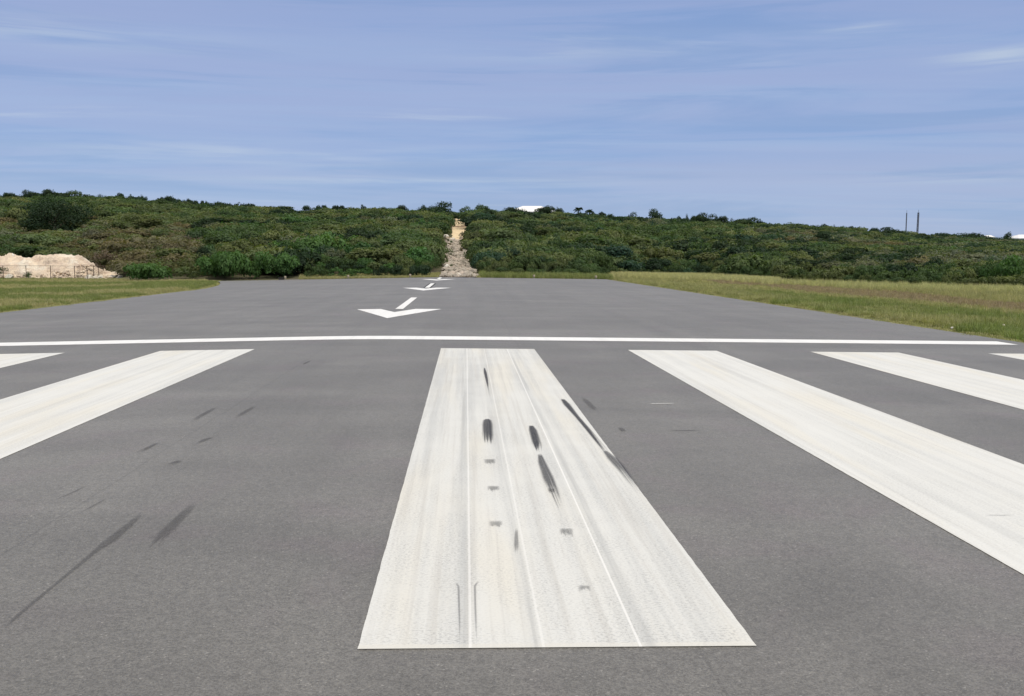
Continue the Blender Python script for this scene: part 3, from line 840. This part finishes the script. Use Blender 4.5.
# grass tufts -----------------------------------------------------------------
def tuft_mesh(seed, n, h, spread, lean, w):
    g = random.Random(seed); vs = []; fs = []; rn = []
    for k in range(n):
        a = g.uniform(0, 2*pi); r = spread*math.sqrt(g.random()); x, y = cos(a)*r, sin(a)*r
        b = g.uniform(0, 2*pi); L = h*g.uniform(.5, 1.15); l = lean*g.uniform(.2, 1.3)*L
        dx, dy = cos(b), sin(b); px_, py_ = -dy*w/2, dx*w/2
        i = len(vs)
        vs += [(x-px_, y-py_, -.02), (x+px_, y+py_, -.02), (x+dx*l*.35+px_*.8, y+dy*l*.35+py_*.8, L*.55), (x+dx*l*.35-px_*.8, y+dy*l*.35-py_*.8, L*.55), (x+dx*l, y+dy*l, L)]
        fs += [(i, i+1, i+2, i+3), (i+3, i+2, i+4)]
        q = g.random(); rn += [q, q]
    me = bpy.data.meshes.new('tuft'); me.from_pydata(vs, [], fs); me.materials.append(M['grassblade'])
    at = me.attributes.new('leafrnd', 'FLOAT', 'FACE'); at.data.foreach_set('value', rn)
    return me
TUFT = [tuft_mesh(1, 46, .26, .17, .5, .012), tuft_mesh(2, 60, .17, .2, .8, .013), tuft_mesh(3, 34, .42, .15, .35, .010), tuft_mesh(4, 70, .10, .22, 1.0, .016)]
G = {'green': (.185, .230, .070), 'lush': (.145, .215, .055), 'dry': (.44, .39, .22), 'pale': (.54, .50, .29), 'rust': (.32, .235, .185), 'dull': (.28, .285, .135)}
def mixc(a, b, t): return tuple(p+(q-p)*t for p, q in zip(a, b))
pts = []; rots = []; scl = []; ids = []; cols = []
def add_tuft(x, y, i, s, c, j=.2, hs=1.):
    k = 1+random.uniform(-j, j)
    pts.append((x, y, ground_z(x, y))); rots.append((0, 0, random.uniform(0, 6.28))); ids.append(i)
    scl.append((s, s, s*hs)); cols.append(tuple(q*k for q in c))
def ns(x, y, f, o): return noise.noise(Vector((x*f, y*f, o)))
# right-hand verge
cnt = 0
for _ in range(52000):
    y = random.uniform(11, 112); x = random.uniform(14.75, 15+.62*y)
    if x > 62: continue
    # keep more of them near the camera
    if random.random() > min(1, 42/y)+.15: continue
    u, v = xy_to_uv(x, y); px = 512+F*v/u
    if px > 1075 or u > interp(VEGU, px)+1.5: continue
    e = x-15
    if e < -.08+.3*ns(x, y*3, .9, 5): continue
    a = .5+.5*ns(x, y, .12, 3); b = ns(x, y, .45, 8)
    veg = interp(VEGU, px)-u
    if e < 1.1+.5*b:
        if random.random() < .72: continue
        c = mixc(G['dull'], G['dry'], random.random()*.6); add_tuft(x, y, 3, random.uniform(.5, .9), c)
    elif e < 6.5+2.2*ns(x, y, .08, 11):
        q = .5+.9*ns(x, y, .16, 21)+.5*b
        c = mixc(mixc(G['lush'], G['green'], random.random()), mixc(G['dull'], G['dry'], random.random()*.7), max(0, min(1, q-.15+max(0, (y-34)/40))))
        add_tuft(x, y, random.choice((0, 1, 1, 3)), random.uniform(.7, 1.15), c)
    elif e < 8.5+2*ns(x, y, .08, 11):
        add_tuft(x, y, random.choice((0, 1)), random.uniform(.7, 1.05), mixc(G['dry'], G['green'], random.random()*.7))
    elif y < 84 and e < 14+2.*ns(x, y, .1, 14) and y > 20:
        add_tuft(x, y, random.choice((0, 1)), random.uniform(.7, 1.0), mixc(G['rust'], G['dull'] if random.random() < .35 else G['dry'], random.random()*.55))
    elif veg < 9 and random.random() < .75:
        add_tuft(x, y, 2, random.uniform(.8, 1.25), mixc(G['pale'], G['green'], random.random()*.55))
    else:
        add_tuft(x, y, random.choice((0, 2)), random.uniform(.7, 1.05), mixc(G['dry'], G['dull'], random.random()))
# pale tall grass at the corner of the verge
for _ in range(5200):
    px = random.uniform(610, 780); u0 = interp(VEGU, px); u = u0-random.uniform(-1.5, 14)*random.random()
    x, y = px_xy(px, u)
    if x < 15.3 and y < 82: continue
    add_tuft(x, y, 2, random.uniform(.9, 1.5), mixc(G['pale'], G['dull'], random.random()*.5))
# left-hand verge
for _ in range(56000):
    y = random.uniform(24, 97); x = -13.85-random.uniform(0, 1)*(.62*y-8)
    if random.random() > min(1, 50/y)+.1: continue
    u, v = xy_to_uv(x, y); px = 512+F*v/u
    if px < -60 or u > interp(VEGU, px)+.3: continue
    lim = -14.1 if y < 56 else -14.1-(y-56)**1.5*.046+(.9*ns(x, y, .5, 77)+.3 if y > 66 else 0)
    e = lim-x
    if e < -.08+.35*ns(x, y*3, .9, 5): continue
    b = ns(x, y, .35, 8); a = ns(x*.5, y, .09, 30)
    if e < .9+.5*b:
        if random.random() < .65: continue
        add_tuft(x, y, 3, random.uniform(.6, 1.), mixc(G['dull'], G['dry'], random.random()*.6))
    elif a+b*.4 > .08: add_tuft(x, y, random.choice((0, 1)), random.uniform(.7, 1.1), mixc(G['dry'], G['dull'], random.random()*.8))
    else: add_tuft(x, y, random.choice((0, 1, 1)), random.uniform(.7, 1.1), mixc(G['green'], G['dull'], random.random()*.8))
# rank light green grass beyond the pavement end
for _ in range(7000):
    px = random.uniform(300, 612); u = random.uniform(82.5, 88.5) + (2 if px > 480 else 0)*random.random()
    x, y = px_xy(px, u)
    if y < 81.6+.05*x: continue
    c, w = trk(u)
    if abs(x-c) < w: continue
    add_tuft(x, y, random.choice((0, 2, 2)) if px > 480 else random.choice((1, 0)), random.uniform(.7, 1.5) if px > 480 else random.uniform(.6, 1.), mixc(G['green'], G['dull'], random.random()) if px > 480 else mixc(G['dull'], G['dry'], random.random()))
scatter_object('verge_grass', pts, rots, scl, ids, cols, TUFT, label='rough green and dry grass growing on the verges beside the runway', cat='grass')
print('tufts', len(pts))

# ------------------------------------------------------------------ track up the hill
def track_surface():
    us = [81.5+1.0*i for i in range(156)]; vs = []; fs = []
    for u in us:
        c, w = trk(u)
        for k in range(9):
            s = -1+2*k/8; x = c+s*(w+.25+.35*noise.noise(Vector((u*.4, s*2, 3)))); y = (u-(x-CX)*SY)/CY
            z = ground_z(x, y)+.07-.08*abs(s)**3+.10*noise.noise(Vector((x*.8, y*.5, 2)))*(1-abs(s))
            vs.append((x, y, z))
    for j in range(len(us)-1):
        for i in range(8):
            a = j*9+i; fs.append((a, a+1, a+10, a+9))
    m, t, b, out, pos = new_mat('track_surface')
    xyz = t.n('ShaderNodeSeparateXYZ', {0: pos}); Y = xyz.outputs[1]
    n1 = t.noise(pos, 1.1, 5, .7); n2 = t.noise(pos, 5, 5, .75); n3 = t.noise(pos, 1, 3, .6, .5, stretch=(.25, .12, 0), loc=(2, 5, 0))
    rub = t.mix(t.ramp(n2, .4, .62), c4(.43, .37, .30), c4(.24, .20, .16)); rub = t.mix(t.ramp(n1, .52, .66, 0, .5), rub, c4(.15, .14, .07))
    snd = t.mix(t.ramp(n2, .4, .65), c4(.74, .60, .38), c4(.64, .50, .32)); snd = t.mix(t.ramp(n1, .58, .7, 0, .5), snd, c4(.33, .24, .14))
    snd = t.mix(t.ramp(n3, .55, .62, 0, .8), snd, c4(.34, .25, .15))
    f = t.ramp(t.math('ADD', Y, t.math('MULTIPLY', n1, 8.)), 149, 153)
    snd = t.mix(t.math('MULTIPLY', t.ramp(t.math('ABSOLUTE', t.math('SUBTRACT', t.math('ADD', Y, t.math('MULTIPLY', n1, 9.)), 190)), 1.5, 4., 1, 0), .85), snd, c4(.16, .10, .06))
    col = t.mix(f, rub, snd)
    # weeds and soil at the sides are ground showing through
    t.set(b.inputs['Base Color'], col); b.inputs['Roughness'].default_value = .95; bump(t, b, n2, .8, .1)
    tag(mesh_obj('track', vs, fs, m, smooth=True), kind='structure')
track_surface()

def rock(mb, c, r, g, sq=1.):
    import itertools
    t = (1+5**.5)/2
    base = [(-1,t,0),(1,t,0),(-1,-t,0),(1,-t,0),(0,-1,t),(0,1,t),(0,-1,-t),(0,1,-t),(t,0,-1),(t,0,1),(-t,0,-1),(-t,0,1)]
    fs = [(0,11,5),(0,5,1),(0,1,7),(0,7,10),(0,10,11),(1,5,9),(5,11,4),(11,10,2),(10,7,6),(7,1,8),(3,9,4),(3,4,2),(3,2,6),(3,6,8),(3,8,9),(4,9,5),(2,4,11),(6,2,10),(8,6,7),(9,8,1)]
    a = g.uniform(0, 6.28); e = [g.uniform(.7, 1.25) for _ in range(3)]
    ax = Matrix.Rotation(a, 3, Vector((g.random()-.5, g.random()-.5, g.random()-.5)).normalized())
    vs = []
    for p in base:
        v = Vector(p).normalized(); v = Vector((v.x*e[0], v.y*e[1], v.z*e[2]))*(1+g.uniform(-.22, .22)); v = ax @ v
        vs.append((c[0]+v.x*r, c[1]+v.y*r, c[2]+v.z*r*sq))
    mb.quadmesh(vs, fs)

g = random.Random(21); mb = MB()
for i in range(1500):
    u = 82+g.random()**1.15*66; c, w = trk(u); s = g.uniform(-1, 1); x = c+s*(w+.1)*(1 if g.random() < .93 else 1.2); y = (u-(x-CX)*SY)/CY
    r = min(.42, .07+abs(g.gauss(0, .13)))
    rock(mb, (x, y, ground_z(x, y)+.08+r*.25), r, g, .75)
tag(mb.build('track_rubble', M['rubble']), 'countless grey and cream broken stones covering the lower track', 'rubble', kind='stuff')
RB = [(446, 148, .75, 'whiterock', 'pale boulder at the upper left corner of the rubble'), (452, 146, .5, 'whiterock', 'smaller pale boulder right of the topmost rubble boulder'),
      (461, 150, .55, 'rubble', 'dark-sided boulder where rubble meets sandy track'), (473, 90, .45, 'rubble', 'grey boulder at the right side of the lower rubble'),
      (459, 83.5, .3, 'whiterock', 'white stone in the rubble right at the pavement end'), (447, 95, .35, 'whiterock', 'cream boulder at the left side of the lower rubble'),
      (465, 104, .45, 'rubble', 'big grey boulder midway up the rubble')]
for px, u, r, mt, lab in RB:
    mb = MB(); x, y = px_xy(px, u); rock(mb, (0, 0, r*.3), r, g, .8)
    o = mb.build('boulder', M[mt]); o.location = (x, y, ground_z(x, y)+.08); tag(o, lab, 'boulder', 'boulders in the track rubble')

# ------------------------------------------------------------------ limestone heap, fence and rocks on the left
HP = [(-150,256),(-100,254),(-60,257),(-20,255),(0,257),(8,256.5),(12,254),(17,256.8),(30,257),(34,259),(38,256),(46,257.5),(53,256.2),(60,255),(75,255),(83,258),(89,263),(95,267),(104,270),(116,274),(124,280)]
def heap():
    D = 98.0; vs = []; fs = []; n = 240; m = 50
    for i in range(n+1):
        px = -110+(124+110)*i/n; top = zpy(interp(HP, px), D)
        for j in range(m+1):
            s = -1+2*j/m; half = 4.4 if px < 85 else 4.4-(px-85)/40*2.9
            uu = D+s*half; x, y = uv_to_xy(uu, (px-512)/F*D); g0 = base_z(x, y)-.1
            prof = (1-abs(s)**1.35) if s < 0 else (1-s*s)
            zz = g0+(top-g0)*max(0, prof)
            zz += (.30*noise.noise(Vector((x*.8, y*.8, 4)))+.22*noise.noise(Vector((x*2.1, y*2.1, 7)))+.13*noise.noise(Vector((x*6, y*6, 7))))*min(1, prof*4)
            vs.append((x, y+.25*noise.noise(Vector((x*.7, zz*1.5, 2))), zz))
    for i in range(n):
        for j in range(m):
            a = i*(m+1)+j; fs.append((a, a+m+1, a+m+2, a+1))
    tag(mesh_obj('limestone_heap', vs, fs, M['heap']), 'long heap of cream and pinkish crushed limestone behind the fence', 'stone heap')
heap()
g = random.Random(4)
mb = MB()
for i in range(700):
    px = g.uniform(-60, 112); u = g.uniform(93, 97.2); x, y = px_xy(px, u); r = min(.3, .05+abs(g.gauss(0, .08)))
    rock(mb, (x, y, base_z(x, y)+r*.5+(u-93)*.36*(1 if px < 95 else .2)), r, g, .8)
tag(mb.build('spilled_stones', M['heap']), 'many small cream stones spilled along the foot of the limestone heap', 'stones', kind='stuff')
WR = [(8.5, 92.5, .42, 'white limestone block at the foot of the heap near the left edge'), (12, 98, .32, 'white rock on the very crest of the heap'),
      (88, 92, .33, 'white rock at the fence corner, first in the row right of the heap'), (94, 93, .30, 'second white rock in the row right of the heap'),
      (100, 94, .34, 'third white rock in the row right of the heap'), (106, 95, .30, 'fourth white rock in the row right of the heap'),
      (112, 95, .32, 'white rock next to last in the row right of the heap'), (119, 94, .38, 'last white rock in the row, beside the low green bush')]
for k, (px, u, r, lab) in enumerate(WR):
    mb = MB(); x, y = px_xy(px, u); rock(mb, (0, 0, r*.55), r, g, .95)
    if k > 1: rock(mb, (.3, .2, r*.3), r*.6, g, .8); rock(mb, (-.3, .1, r*.3), r*.5, g, .8)
    z = base_z(x, y) if k != 1 else zpy(256.6, 98)-.1
    o = mb.build('limestone_rock', M['whiterock']); o.location = (x, y, z); tag(o, lab, 'rock', 'white rocks around the heap')

def fence():
    root_xy = px_xy(40, 91.0)
    root = empty('chain_link_fence', (root_xy[0], root_xy[1], 0)); tag(root, 'rusty thin wire fence with slim posts in front of the limestone heap', 'fence')
    P = []
    for px in (-70, -45, -21, 3, 26, 50.5, 74.5): P.append((px_xy(px, 91.0)))
    for k, px in enumerate((87, 93.5, 98.5, 103.5, 109)): P.append(px_xy(px, 91.3+k*2.2))
    P = [(x-root_xy[0], y-root_xy[1]) for x, y in P]
    zs = [base_z(x+root_xy[0], y+root_xy[1]) for x, y in P]
    H = 1.45
    m1 = plain_mat('rusty_fence_steel', (.12, .085, .06), .8, .4, 8)
    for (x, y), z in zip(P, zs):
        mb = MB(); mb.tube([(x, y, z-.1), (x, y, z+H)], .032, 6); mb.build('post', m1, root)
    mb = MB()
    for h in (H-.03, .08): mb.tube([(x, y, z+h) for (x, y), z in zip(P, zs)], .014 if h > 1 else .008, 4)
    mb.build('rail', m1, root)
    mb = MB()
    for (a, za), (b, zb) in zip(zip(P, zs), zip(P[1:], zs[1:])):
        L = math.dist(a, b); n = int(L/.16)
        for k in range(-int(H/.16), n+1):
            for sgn in (1, -1):
                # diagonals clipped to the panel
                s0, s1 = k*.16, k*.16+H
                t0, t1 = max(0, -s0/H), min(1, (L-s0)/H)
                if t1 <= t0: continue
                def pt(t): 
                    s = (s0+t*H)/L; hh = t*H if sgn > 0 else H-t*H
                    return (a[0]+(b[0]-a[0])*s, a[1]+(b[1]-a[1])*s, za+(zb-za)*s+hh)
                mb.tube([pt(t0), pt(t1)], .0028, 3, cap=False)
    mb.build('wire_mesh', m1, root)
fence()

# ------------------------------------------------------------------ runway end lights
LL = [(285, 'runway end light with dark base, leftmost, in front of the bright hedge'), (348, 'runway end light second from the left'), (410, 'runway end light just left of the farthest arrow'),
      (472, 'runway end light in front of the rubble track'), (534, 'runway end light second from the right'), (596, 'rightmost runway end light near the right pavement corner')]
for k, (px, lab) in enumerate(LL):
    x, y = px_xy(px, 81.8); 
    for _ in range(4):
        u_ = xy_to_uv(x, 81.35+.05*x)[0]; x = px_xy(px, u_)[0]
    y = 81.35+.05*x
    z = ground_z(x, y)
    root = empty('runway_end_light', (x, y, z)); tag(root, lab, 'runway light', 'runway end lights')
    mb = MB(); mb.tube([(0, 0, -.02), (0, 0, .05)], [.13, .13], 12); mb.tube([(0, 0, .05), (0, 0, .16)], .03, 8); mb.build('stem', M['galv'], root)
    mb = MB(); mb.tube([(0, 0, .16), (0, 0, .22), (0, 0, .34), (0, 0, .38)], [.08, .11, .10, .05], 12); mb.build('lens', M['lampw'], root, True)
    if k == 0:
        mb = MB(); mb.box((-.35, 0, .09), (.42, .3, .22)); mb.box((-.35, 0, .215), (.46, .34, .03)); mb.build('base_box', M['lampd'], root)

# ------------------------------------------------------------------ buildings on the skyline
def house(px0, px1, u, eave_y, ridge_y, depth, label, floor_h=3.0, hip=.35):
    root_px = (px0+px1)/2; x, y = px_xy(root_px, u, zpy(ridge_y, u)); W_ = (px1-px0)/F*u
    ze = zpy(eave_y, u); zr = zpy(ridge_y, u); z0 = min(ground_z(x, y), ze-floor_h)-.2
    root = empty('house', (x, y, z0), -YAW); tag(root, label, 'house')
    he = ze-z0; hr = zr-z0; w = W_/2; d = depth/2; ov = .4
    mb = MB(); mb.box((0, 0, he/2-.05), (W_-2*ov, depth-2*ov, he+.0)); mb.build('wall', M['white_wall'], root)
    hx = w*(1-hip) ; t = .18
    vs = [(-w, -d, he), (w, -d, he), (w, d, he), (-w, d, he), (-hx, 0, hr), (hx, 0, hr), (-w, -d, he-t), (w, -d, he-t), (w, d, he-t), (-w, d, he-t)]
    fs = [(0,1,5,4),(1,2,5),(2,3,4,5),(3,0,4),(0,6,7,1),(1,7,8,2),(2,8,9,3),(3,9,6,0),(9,8,7,6)]
    vs = [(a, b, c+.06) for a, b, c in vs]
    mesh_obj('roof', vs, fs, M['white_roof'], root)
    n = max(2, int(W_/2.6)); 
    for k in range(n):
        xx = -w+ov+(W_-2*ov)*(k+.5)/n; fy = -d+ov
        if k == n//2:
            dr = MB(); dr.box((xx, fy-.02, he-floor_h+1.05), (1., .08, 2.1)); dr.build('door', M['mast'], root)
        else:
            fr = MB(); zc = he-1.45
            for a, b, c, e in ((0, .62, 1.3, .09), (0, -.62, 1.3, .09), (.6, 0, .09, 1.15), (-.6, 0, .09, 1.15)): fr.box((xx+a, fy-.03, zc+b), (c, .1, e))
            f_ = fr.build('window', M['white_roof'], root)
            pn = MB(); pn.box((xx, fy-.01, zc), (1.1, .05, 1.14)); pn.build('pane', M['glass'], f_)
house(508, 556, 262, 212.4, 206.2, 9, 'house with broad white roof showing between two trees on the skyline', hip=.62)
house(1010, 1060, 262, 238.6, 234.8, 9, 'white building on the skyline, cut by the right edge of the photo')
house(984, 992, 262, 237.4, 235.4, 4, 'tiny white roof on the skyline left of the white building', hip=.3)

# lattice masts
def mast(px, u, topy, w, label, lean=0):
    x, y = px_xy(px, u, zpy(topy, u)); z = ground_z(x, y)-.5; H = zpy(topy, u)-z
    root = empty('lattice_mast', (x, y, z)); tag(root, label, 'mast', 'masts on the skyline')
    C = [(w*.577*cos(a), w*.577*sin(a)) for a in (0.3, 0.3+2*pi/3, .3+4*pi/3)]
    tp = .75
    for c in C:
        mb = MB(); mb.tube([(c[0], c[1], 0), (c[0]*tp+lean, c[1]*tp, H)], w*.2, 5); mb.build('leg', M['mast'], root)
    mb = MB(); n = int(H/(w*1.3))
    for k in range(n):
        z0, z1 = H*k/n, H*(k+1)/n
        for i in range(3):
            a, b = C[i], C[(i+1) % 3]
            if k % 2: a, b = b, a
            s0 = 1-(1-tp)*k/n; s1 = 1-(1-tp)*(k+1)/n
            mb.tube([(a[0]*s0+lean*k/n, a[1]*s0, z0), (b[0]*s1+lean*(k+1)/n, b[1]*s1, z1)], w*.11, 4)
            mb.tube([(a[0]*s0+lean*k/n, a[1]*s0, z0), (b[0]*s0+lean*k/n, b[1]*s0, z0)], w*.06, 4)
    mb.build('bracing', M['mast'], root)
    mb = MB(); mb.tube([(lean, 0, H-.1), (lean, 0, H+.9)], .05, 5)
    mb.build('aerial', M['mast'], root)
mast(906.8, 300, 213.0, .30, 'thinner left one of two tall masts on the right skyline')
mast(918.2, 300, 212.5, .52, 'thicker right one of two tall masts on the right skyline', lean=.12)

# white stones on the right verge
WS = [(952, 326, .04), (1003, 324.5, .06), (1017, 326.5, .05), (998, 328, .035)]
for px, py, r in WS:
    x, y = unp(px, py+1.5); mb = MB(); rock(mb, (0, 0, r*.9), r, g, .8); o = mb.build('stone', M['whiterock']); o.location = (x, y, base_z(x, y)+.05)
    tag(o, 'small white stone in the grass of the right verge beyond the white line', 'stone', 'small white stones in the right verge')

# ------------------------------------------------------------------ world, sun, camera
SUN_EL, SUN_AZ = radians(58), radians(140)       # azimuth clockwise from +Y: behind and left of the camera
w = bpy.data.worlds.new('World'); scene.world = w; w.use_nodes = True
t = NT(w.node_tree)
out = t.n('ShaderNodeOutputWorld'); bg = t.n('ShaderNodeBackground'); t.nt.links.new(bg.outputs[0], out.inputs[0])
sky = t.n('ShaderNodeTexSky', sky_type='NISHITA', sun_disc=False, sun_elevation=SUN_EL, sun_rotation=SUN_AZ, altitude=0, air_density=1.1, dust_density=.2, ozone_density=3.0)
tc = t.n('ShaderNodeTexCoord').outputs['Generated']
xyz = t.n('ShaderNodeSeparateXYZ', {0: tc})
zc = t.math('ADD', t.math('MAXIMUM', xyz.outputs[2], 0.0), .045)
P = t.n('ShaderNodeCombineXYZ', {0: t.math('DIVIDE', xyz.outputs[0], zc), 1: t.math('DIVIDE', xyz.outputs[1], zc), 2: 0.}).outputs[0]
veil = t.noise(P, 1, 6, .55, .4, stretch=(.13, .55, 1), loc=(3.1, .6, 0))
veil2 = t.noise(P, 1, 7, .6, .5, stretch=(.35, 1.6, 1), loc=(8.3, 2.2, 0))
lilac = t.noise(P, 1, 4, .5, .3, stretch=(.10, .30, 1), loc=(1.3, 5.2, 4))
wisp = t.noise(P, 1, 7, .62, .4, stretch=(.30, 1.3, 1), loc=(.4, 9.1, 0))
SKYK = 1.0
blue = c4(2.35, 3.80, 7.0); lav = c4(3.45, 4.28, 7.0); pale = c4(3.6, 4.75, 7.4); white = c4(5.4, 6.2, 7.7)
cloud = t.mix(t.ramp(lilac, .38, .62), blue, lav)
cloud = t.mix(t.ramp(veil2, .42, .66, 0, .7), cloud, pale)
cloud = t.mix(t.ramp(veil, .48, .70, 0, .6), cloud, c4(3.5, 4.05, 6.5))
low = t.ramp(xyz.outputs[2], .0, .14, 1, 0)
cloud = t.mix(t.math('MULTIPLY', low, .55), cloud, pale)
cloud = t.mix(t.ramp(wisp, .60, .76, 0, .75), cloud, white)
az = t.math('DIVIDE', xyz.outputs[0], t.math('MAXIMUM', xyz.outputs[1], .05)); el = xyz.outputs[2]
Q = t.n('ShaderNodeCombineXYZ', {0: az, 1: el, 2: 0.}).outputs[0]
stk = t.noise(Q, 1, 6, .6, .5, stretch=(3.2, 75, 1)); stk2 = t.noise(Q, 1, 5, .6, .6, stretch=(1.6, 26, 1), loc=(4, 1, 0))
cloud = t.mix(t.ramp(stk2, .40, .62, 0, .5), cloud, c4(3.85, 4.55, 7.2))
cloud = t.mix(t.ramp(stk2, .36, .50, .45, 0), cloud, c4(2.15, 3.45, 6.4))
for (px, py, wx, wy, k) in ((250, 160, 190, 9, .6), (420, 184, 190, 5, .55), (985, 84, 60, 9, .9), (850, 50, 34, 5, .6), (60, 62, 150, 12, .5), (1010, 2, 30, 6, .9), (930, 187, 120, 5, .45), (560, 60, 110, 6, .35)):
    ca = tan(atan((px-512)/F)+YAW); ce = sin(atan((HORIZ-py)/F*1.0))
    dx = t.math('POWER', t.math('ABSOLUTE', t.math('DIVIDE', t.math('SUBTRACT', az, ca), wx/F)), 2.); dy = t.math('POWER', t.math('ABSOLUTE', t.math('DIVIDE', t.math('SUBTRACT', el, ce), wy/F)), 2.)
    m_ = t.math('EXPONENT', t.math('MULTIPLY', t.math('ADD', dx, dy), -1.))
    cloud = t.mix(t.math('MULTIPLY', t.math('MULTIPLY', m_, k), t.ramp(stk, .36, .6)), cloud, white)
mixed = t.mix(.80, sky.outputs[0], cloud)
over = t.noise(P, .8, 5, .6, .3)          # thicker, whiter cloud sheet higher up
mixed = t.mix(t.math('MULTIPLY', t.ramp(xyz.outputs[2], .30, .55), t.ramp(over, .3, .6, .75, 1.)), mixed, c4(8.6, 8.2, 7.6))
t.set(bg.inputs['Color'], mixed); bg.inputs['Strength'].default_value = .10

sl = bpy.data.lights.new('sun', 'SUN'); sl.energy = 2.6; sl.angle = radians(3); sl.color = (1, .94, .87)
so = bpy.data.objects.new('sun', sl); COL.objects.link(so)
d = Vector((sin(SUN_AZ)*cos(SUN_EL), cos(SUN_AZ)*cos(SUN_EL), sin(SUN_EL)))
so.rotation_euler = d.to_track_quat('Z', 'Y').to_euler(); so.location = (0, 0, 50)

cam = bpy.data.cameras.new('camera'); co = bpy.data.objects.new('camera', cam); COL.objects.link(co); scene.camera = co
cam.sensor_width = 36; cam.sensor_fit = 'HORIZONTAL'; cam.lens = 36*F/1024; cam.clip_start = .05; cam.clip_end = 10000
fw = Vector((SY*cos(PITCH), CY*cos(PITCH), -sin(PITCH))); rt = Vector((CY, -SY, 0)); up = rt.cross(fw)
mt = Matrix(((rt.x, up.x, -fw.x, CX), (rt.y, up.y, -fw.y, 0), (rt.z, up.z, -fw.z, CH), (0, 0, 0, 1)))
co.matrix_world = mt

scene.view_settings.view_transform = 'Standard'; scene.view_settings.look = 'None'
scene.view_settings.exposure = 0.0; scene.view_settings.gamma = 1.0
scene.render.engine = 'CYCLES'
